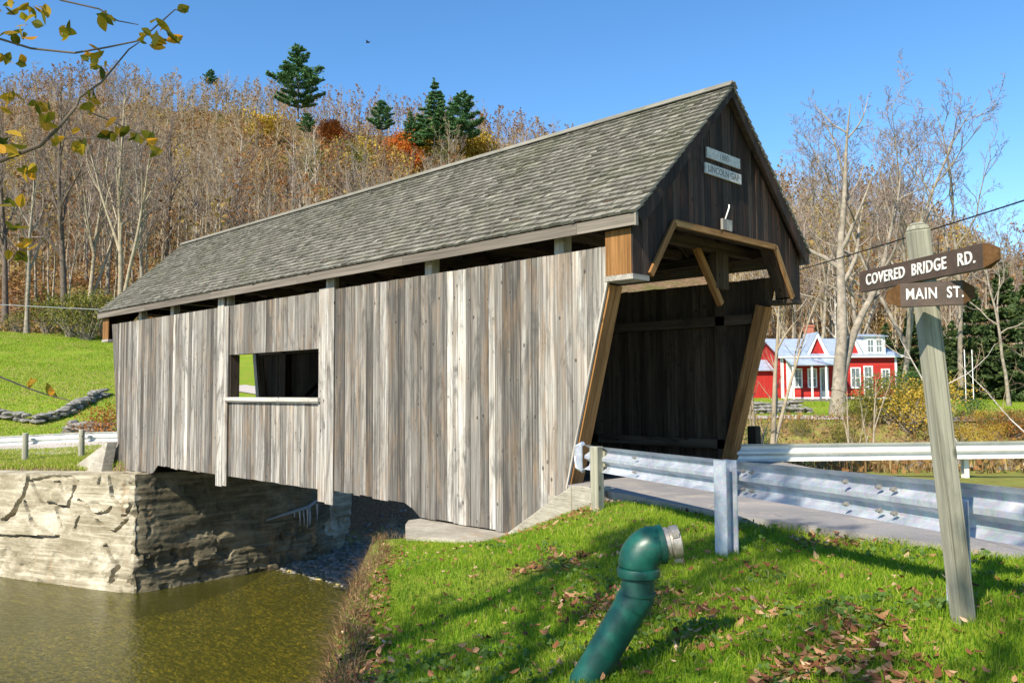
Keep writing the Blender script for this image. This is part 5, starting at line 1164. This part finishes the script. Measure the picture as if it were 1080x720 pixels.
# grass on the left strip and the far lawn
X, Y, r = field(60000, 24, 34, -.75, -.46, 15); k = (chan(X, Y) > .45); X, Y = X[k], Y[k]
stalks('bank_grass', X, Y, .16, .02, M['grass'], 33, 'yellowing grass strip on top of the pale concrete wing wall', 'grass', .6, tone=.32)
n = 90000; r = np.random.default_rng(16); D = r.uniform(33, 72, n); q = r.uniform(-.68, -.4, n); X = CAM[0]-.7012*D+.7124*q*D; Y = CAM[1]+.7112*D+.7018*q*D
stalks('lawn_grass', X, Y, .1, .035, M['grass'], 34, 'bright mown lawn climbing to the wood on the left', 'grass', .4, tone=.2+fbm(X/5, Y/5, 0, 2)*.25)
n = 40000; D = r.uniform(39, 60, n); q = r.uniform(.27, .68, n); X = CAM[0]-.7012*D+.7124*q*D; Y = CAM[1]+.7112*D+.7018*q*D
k = ~inpoly(X, Y, np.array([(-18.7, 41), (-13.2, 46.6), (-17, 52), (-24, 46)]))
stalks('house_lawn', X[k], Y[k], .08, .035, M['grass'], 35, 'sunny lawn around the red house', 'grass', .4, tone=.1+fbm(X[k]/3, Y[k]/3, 0, 2)*.25)

# ---- stones
def rocks(name, C, S, seed, mat, label=None, cat_=None, kind=None, flat=.6):
    """irregular stones: displaced octahedron-subdivided shapes"""
    r = np.random.default_rng(seed); t = (1+5**.5)/2
    I = np.array([(-1, t, 0), (1, t, 0), (-1, -t, 0), (1, -t, 0), (0, -1, t), (0, 1, t), (0, -1, -t), (0, 1, -t), (t, 0, -1), (t, 0, 1), (-t, 0, -1), (-t, 0, 1)])/1.9
    FI = np.array([(0, 11, 5), (0, 5, 1), (0, 1, 7), (0, 7, 10), (0, 10, 11), (1, 5, 9), (5, 11, 4), (11, 10, 2), (10, 7, 6), (7, 1, 8), (3, 9, 4), (3, 4, 2), (3, 2, 6), (3, 6, 8), (3, 8, 9), (4, 9, 5), (2, 4, 11), (6, 2, 10), (8, 6, 7), (9, 8, 1)])
    n = len(C); V = I[None]*(1+r.normal(0, .14, (n, 12, 1))); V = V*(S[:, None, None]*r.uniform(.7, 1.2, (n, 1, 3)))*np.array([1, 1, flat]); a = r.uniform(0, 6.28, n); c, s = np.cos(a)[:, None], np.sin(a)[:, None]
    V = np.stack([V[..., 0]*c-V[..., 1]*s, V[..., 0]*s+V[..., 1]*c, V[..., 2]], -1)+C[:, None]; F = (FI[None]+np.arange(n)[:, None, None]*12).reshape(-1, 3)
    o = mesh(name, V.reshape(-1, 3), F, mat); tag(o, label, cat_, kind=kind); return o
r = np.random.default_rng(18); X = r.uniform(-18, -3, 9000); Y = r.uniform(3.2, 19, 9000); k = chan(X, Y) < .3; X, Y = X[k], Y[k]
rocks('river_stones', np.stack([X, Y, gz(X, Y)+.01], 1), r.uniform(.03, .13, len(X)), 4, M['stone'], 'grey cobbles of the gravel bar under and behind the bridge', 'stones', 'stuff')
X = r.uniform(-14, 14, 9000); Y = r.uniform(14, 44, 9000); sd = chan(X, Y); k = (sd > -.8) & (sd < 3.0); X, Y = X[k], Y[k]
rocks('bank_stones', np.stack([X, Y, gz(X, Y)+.03], 1), r.uniform(.08, .32, len(X)), 5, M['stone'], 'rough stones lining the far river bank beyond the pale guardrail', 'stones', 'stuff')
X = r.uniform(-18, -5, 14000); Y = r.uniform(-9, 4.3, 14000); k = chan(X, Y) < -.2; X, Y = X[k], Y[k]
M['pebble'] = simple('river_pebbles', (.4, .33, .14), .9, 0, .7, 2.5)
rocks('river_pebbles', np.stack([X, Y, gz(X, Y)], 1), r.uniform(.03, .1, len(X)), 6, M['pebble'], 'golden brown pebbles on the river bed under the clear water', 'pebbles', 'stuff')
def stone_row(name, pts, h, seed, label, size=.35, layers=2, slab=True):
    r = np.random.default_rng(seed); P = np.array(pts, float); seg = np.r_[0, np.cumsum(np.hypot(*np.diff(P, axis=0).T))]; C = []; S = []
    for l in range(layers):
        s = 0
        while s < seg[-1]:
            x = np.interp(s, seg, P[:, 0])+r.normal(0, .06); y = np.interp(s, seg, P[:, 1])+r.normal(0, .06); C.append((x, y, gz1(x, y)+h*(l+.4)/layers)); S.append(size*r.uniform(.7, 1.25)); s += size*1.25
    return rocks(name, np.array(C), np.array(S), seed, M['stone'], label, 'stone wall', flat=.38)
a = [from_view(*q) for q in ((-20, 39.5), (20, 39), (45, 39), (75, 40.5), (100, 43), (112, 44))]; stone_row('stone_wall', a, .45, 1, 'low dark fieldstone wall running up the left lawn to the bridge')
a = [from_view(*q) for q in ((78, 37.5), (95, 37), (118, 37))]; stone_row('stone_wall', a, .6, 2, 'short tumbled stone wall beside the far bridge portal', .4, 3)
for j, (D, lab) in enumerate(((45.5, 'lowest stone terrace edge left of the old maple'), (47.5, 'middle stone terrace edge left of the old maple'), (49.5, 'top stone terrace edge below the farmhouse porch'))):
    a = [from_view(*q) for q in ((788, D), (820, D), (852-j*6, D+.3))]; stone_row('stone_terrace', a, .3, 10+j, lab, .3, 2)
# leafy russet shrub beside the far portal
x, y = from_view(118, 36); plant(SB[2], 'shrub', x, y, .9, 1, 'russet shrub beside the far end of the bridge', 'shrub')

# ---- overhanging tree at the river bank: trunk stands outside the picture on the left
ot = empty('overhanging_tree', (2.0, -9.55, gz1(2.0, -9.55)-.15)); tag(ot, 'young tree leaning in from the left with yellow-green leaves on dark twigs', 'tree'); OO = Vector(ot.location)
tr = np.array([(2.0, -9.55, OO.z), (2.05, -9.5, .6), (2.12, -9.45, 1.4), (2.2, -9.42, 2.4), (2.25, -9.5, 3.4), (2.2, -9.6, 4.6), (2.3, -9.7, 6.0)]); m = MB(700); m.tube(tr, [.11, .09, .08, .07, .055, .04, .02], 10); inside(m.build('trunk', M['bark_dark'], ot, True), OO)
main_ = [(2.12, -9.45, 1.55), (2.5, -9.12, 2.05), (2.81, -8.87, 2.29), (2.98, -8.71, 2.35), (3.1, -8.6, 2.41), (3.15, -8.55, 2.48), (3.21, -8.5, 2.57), (3.22, -8.49, 2.61), (3.29, -8.43, 2.67), (3.38, -8.36, 2.8), (3.41, -8.33, 2.83)]
sec = [(2.2, -9.42, 2.5), (2.5, -9.15, 2.95), (2.72, -8.88, 2.96), (2.89, -8.7, 2.89), (2.98, -8.61, 2.85), (3.11, -8.48, 2.83), (3.21, -8.39, 2.85), (3.31, -8.29, 2.88), (3.38, -8.22, 2.97), (3.42, -8.19, 3.01), (3.46, -8.15, 3.0)]
thi = [(2.25, -9.5, 3.4), (2.6, -8.95, 3.4), (2.85, -8.63, 3.27), (2.97, -8.5, 3.1), (3.09, -8.38, 3.06), (3.14, -8.32, 3.01), (3.21, -8.26, 2.99)]
fou = [(3.21, -8.5, 2.57), (3.35, -8.43, 2.5), (3.43, -8.35, 2.45), (3.49, -8.29, 2.42)]; fif = [(3.1, -8.6, 2.43), (3.22, -8.5, 2.44), (3.34, -8.38, 2.43)]
lowb = [(2.05, -9.5, .9), (2.6, -9.15, 1.5), (3.07, -8.84, 1.53), (3.17, -8.73, 1.46), (3.24, -8.66, 1.42), (3.3, -8.6, 1.39), (3.35, -8.54, 1.37)]
lo2 = [(2.5, -9.12, 2.05), (2.85, -8.83, 2.1), (3.0, -8.7, 2.05), (3.06, -8.64, 1.95)]
for nm_, b, r0_ in (('branch', main_, .016), ('branch', sec, .009), ('branch', thi, .009), ('branch', fou, .004), ('branch', fif, .0035), ('branch', lowb, .007), ('branch', lo2, .006)):
    m = MB(701); b = np.array(b); n_ = len(b); m.tube(b, list(np.linspace(r0_*.72, .002, n_)), 7); inside(m.build(nm_, M['bark_dark'], ot, True), OO)
r = np.random.default_rng(3); LC = []; 
def vp(px, py, D):
    return CAM+D*(_d+_R*(px-540)/FPX-_U*(py-360)/FPX)
for (px, py, n_, sp, D) in ((15, 8, 5, 14, 3.55), (45, 12, 4, 10, 3.55), (25, 32, 6, 12, 3.5), (110, 22, 2, 4, 3.55), (70, 34, 3, 9, 3.5), (150, 38, 2, 4, 3.5), (167, 24, 3, 6, 3.48), (165, 44, 3, 5, 3.48), (183, 40, 2, 5, 3.45), (92, 58, 4, 8, 3.5), (102, 70, 3, 7, 3.5), (5, 62, 3, 7, 3.5), (24, 68, 2, 5, 3.5), (122, 20, 1, 3, 3.5), (195, 10, 1, 2, 3.5),
        (8, 106, 4, 8, 3.4), (40, 112, 4, 9, 3.4), (52, 124, 4, 8, 3.4), (60, 148, 2, 4, 3.4), (98, 103, 2, 6, 3.4), (92, 115, 2, 5, 3.4), (85, 152, 4, 9, 3.4), (118, 140, 4, 8, 3.38), (142, 145, 2, 6, 3.36), (158, 148, 3, 5, 3.35), (160, 158, 2, 4, 3.35), (10, 152, 6, 12, 3.4), (28, 180, 3, 9, 3.4), (8, 212, 2, 8, 3.4), (24, 240, 1, 3, 3.35), (30, 256, 3, 7, 3.35), (15, 266, 2, 7, 3.35), (12, 235, 1, 5, 3.4), (30, 404, 1, 3, 3.2), (56, 412, 1, 2, 3.2)):
    for _ in range(int(n_*1.6)+1): LC.append(vp(px+r.normal(0, sp*.7), py+r.normal(0, sp*.5), D+r.normal(0, .06)))
LC = np.array(LC)
# more of its crown outside the picture
ex = []
for c_, R_, n_ in (((2.2, -9.6, 4.3), .9, 260), ((2.5, -9.2, 5.3), .8, 220), ((1.7, -9.9, 3.6), .8, 160), ((2.9, -8.9, 4.3), .55, 110)): ex.append(np.array(c_)+r.normal(0, .55, (n_, 3))*R_)
ex = np.concatenate(ex); twl = []
for c_ in ex[::6]:
    s = np.linspace(0, 1, 4)[:, None]; base = tr[np.argmin(abs(tr[:, 2]-(c_[2]-.6)))]; twl.append(base*(1-s)+c_*s+np.sin(s*3)*r.normal(0, .06, 3))
V, F = tubes_batch(np.array(twl), np.tile(np.linspace(.008, .002, 4), (len(twl), 1)), 4); inside(mesh('twigs', V, F, M['bark_dark'], ot), OO)
AL = np.concatenate([LC, ex]); n = len(AL); outl = np.array([(0, 0), (.18, .13), (.4, .21), (.65, .18), (.85, .09), (1, 0)])
V = []; F = []; T_ = []
for i, c_ in enumerate(AL):
    L = r.uniform(.045, .08); d = unit((r.normal(0, .8), r.normal(0, .8), -.55+r.normal(0, .5))); s1 = unit(np.cross(d, r.normal(0, 1, 3))); nn = np.cross(d, s1); fold = r.uniform(.15, .9); curl = r.uniform(-.25, .45); b = len(V)
    for u_, w_ in outl: mid = c_+d*(u_-.5)*L+nn*curl*L*(u_-.5)**2; V.append(mid)
    for sgn in (1, -1):
        for u_, w_ in outl[1:-1]: V.append(c_+d*(u_-.5)*L+nn*curl*L*(u_-.5)**2+s1*sgn*w_*L*1.25+nn*w_*L*fold)
    for k_, off in ((0, 6), (1, 10)):
        e = [b+off+j for j in range(4)]; md = [b+j for j in range(6)]
        for f in ([md[0], md[1], e[0]], [md[1], md[2], e[1], e[0]], [md[2], md[3], e[2], e[1]], [md[3], md[4], e[3], e[2]], [md[4], md[5], e[3]]): F.append(tuple(f if k_ == 0 else f[::-1]))
    T_ += [np.clip(r.normal(.5, .28), 0, 1)]*14
inside(mesh('leaves', V, F, M['branchleaf'], ot, {'tone': ('FLOAT', T_)}), OO)
# two bare trees standing behind the viewpoint: their crowns dapple the rail and the grass
DT = hero(710, 12, .22, M['bark_grey'], M['twig'], M['leaf_yellow'] if 0 else None, n=(12, 6, 5, 4), first=.3, rt=.010) if 0 else proto(710, 12, .22, M['bark_grey'], M['twig'], M['leaf_rust'], 2600, .09, n=(12, 6, 5, 4), first=.35, rt=.009)
plant(DT, 'bare_tree', 5.2, -14.5, .92, 1.0, 'half-bare tree with rust leaves behind the viewpoint near the river', 'tree')
plant(DT, 'bare_tree', 9.0, -13.2, .8, 3.0, 'half-bare tree with rust leaves behind the viewpoint by the road', 'tree')

# ---- swing, cables, bird
sw = empty('rope_swing', (*from_view(1021, 48), gz1(*from_view(1021, 48)))); tag(sw, 'pale rope swing hanging over the lawn right of the sign post', 'swing'); OW = Vector(sw.location)
for dxx in (-.22, .22):
    m = MB(720); m.tube([(OW.x+dxx*.71, OW.y+dxx*.7, OW.z+.5), (OW.x+dxx*.71, OW.y+dxx*.7, OW.z+3.4)], [.025, .025], 6); inside(m.build('rope', M['white'], sw), OW)
m = MB(721); m.bar((OW.x-.2, OW.y-.2, OW.z+.48), (OW.x+.2, OW.y+.2, OW.z+.48), .2, .04); inside(m.build('seat', M['trim'], sw), OW)
def cable(name, a, b, sag, r0, mat, label):
    a, b = np.array(a, float), np.array(b, float); s = np.linspace(0, 1, 40)[:, None]; P = a*(1-s)+b*s; P[:, 2:] -= sag*4*s*(1-s); m = MB(722); m.tube(P, [r0]*40, 6); o = m.build(name, mat, None, True); tag(o, label, 'cable')
cable('overhead_cable', (2.75, 14.08, 6.32), (-30.24, 37.78, 6.6), .35, .022, M['cable'], 'thick black overhead cable slanting behind the sign post to the gable')
cable('overhead_cable', (-64, 2.5, 7.95), (-56, 16.5, 7.4), .05, .03, M['cablegrey'], 'grey overhead cable crossing the left edge below the trees')
b_ = empty('bird', (-41.68, 24.91, 26.5), .6); tag(b_, 'tiny dark bird flying high in the sky above the roof', 'bird')
m = MB(730); m.tube([(-.17, 0, 0), (-.1, 0, .01), (0, 0, .015), (.1, 0, .02), (.15, 0, .03), (.2, 0, .02)], [.015, .05, .065, .05, .03, .004], 8); m.build('body', M['birdblack'], b_, True)
m = MB(731); m.poly([(-.06, 0, .02), (.07, 0, .02), (.0, .2, .09), (-.03, .3, .06), (-.07, .2, .08)], (0, -.2, 1), .008); m.build('wing', M['birdblack'], b_)
m = MB(732); m.poly([(-.06, 0, .02), (-.07, -.2, .08), (-.03, -.3, .06), (.0, -.2, .09), (.07, 0, .02)], (0, .2, 1), .008); m.build('wing', M['birdblack'], b_)
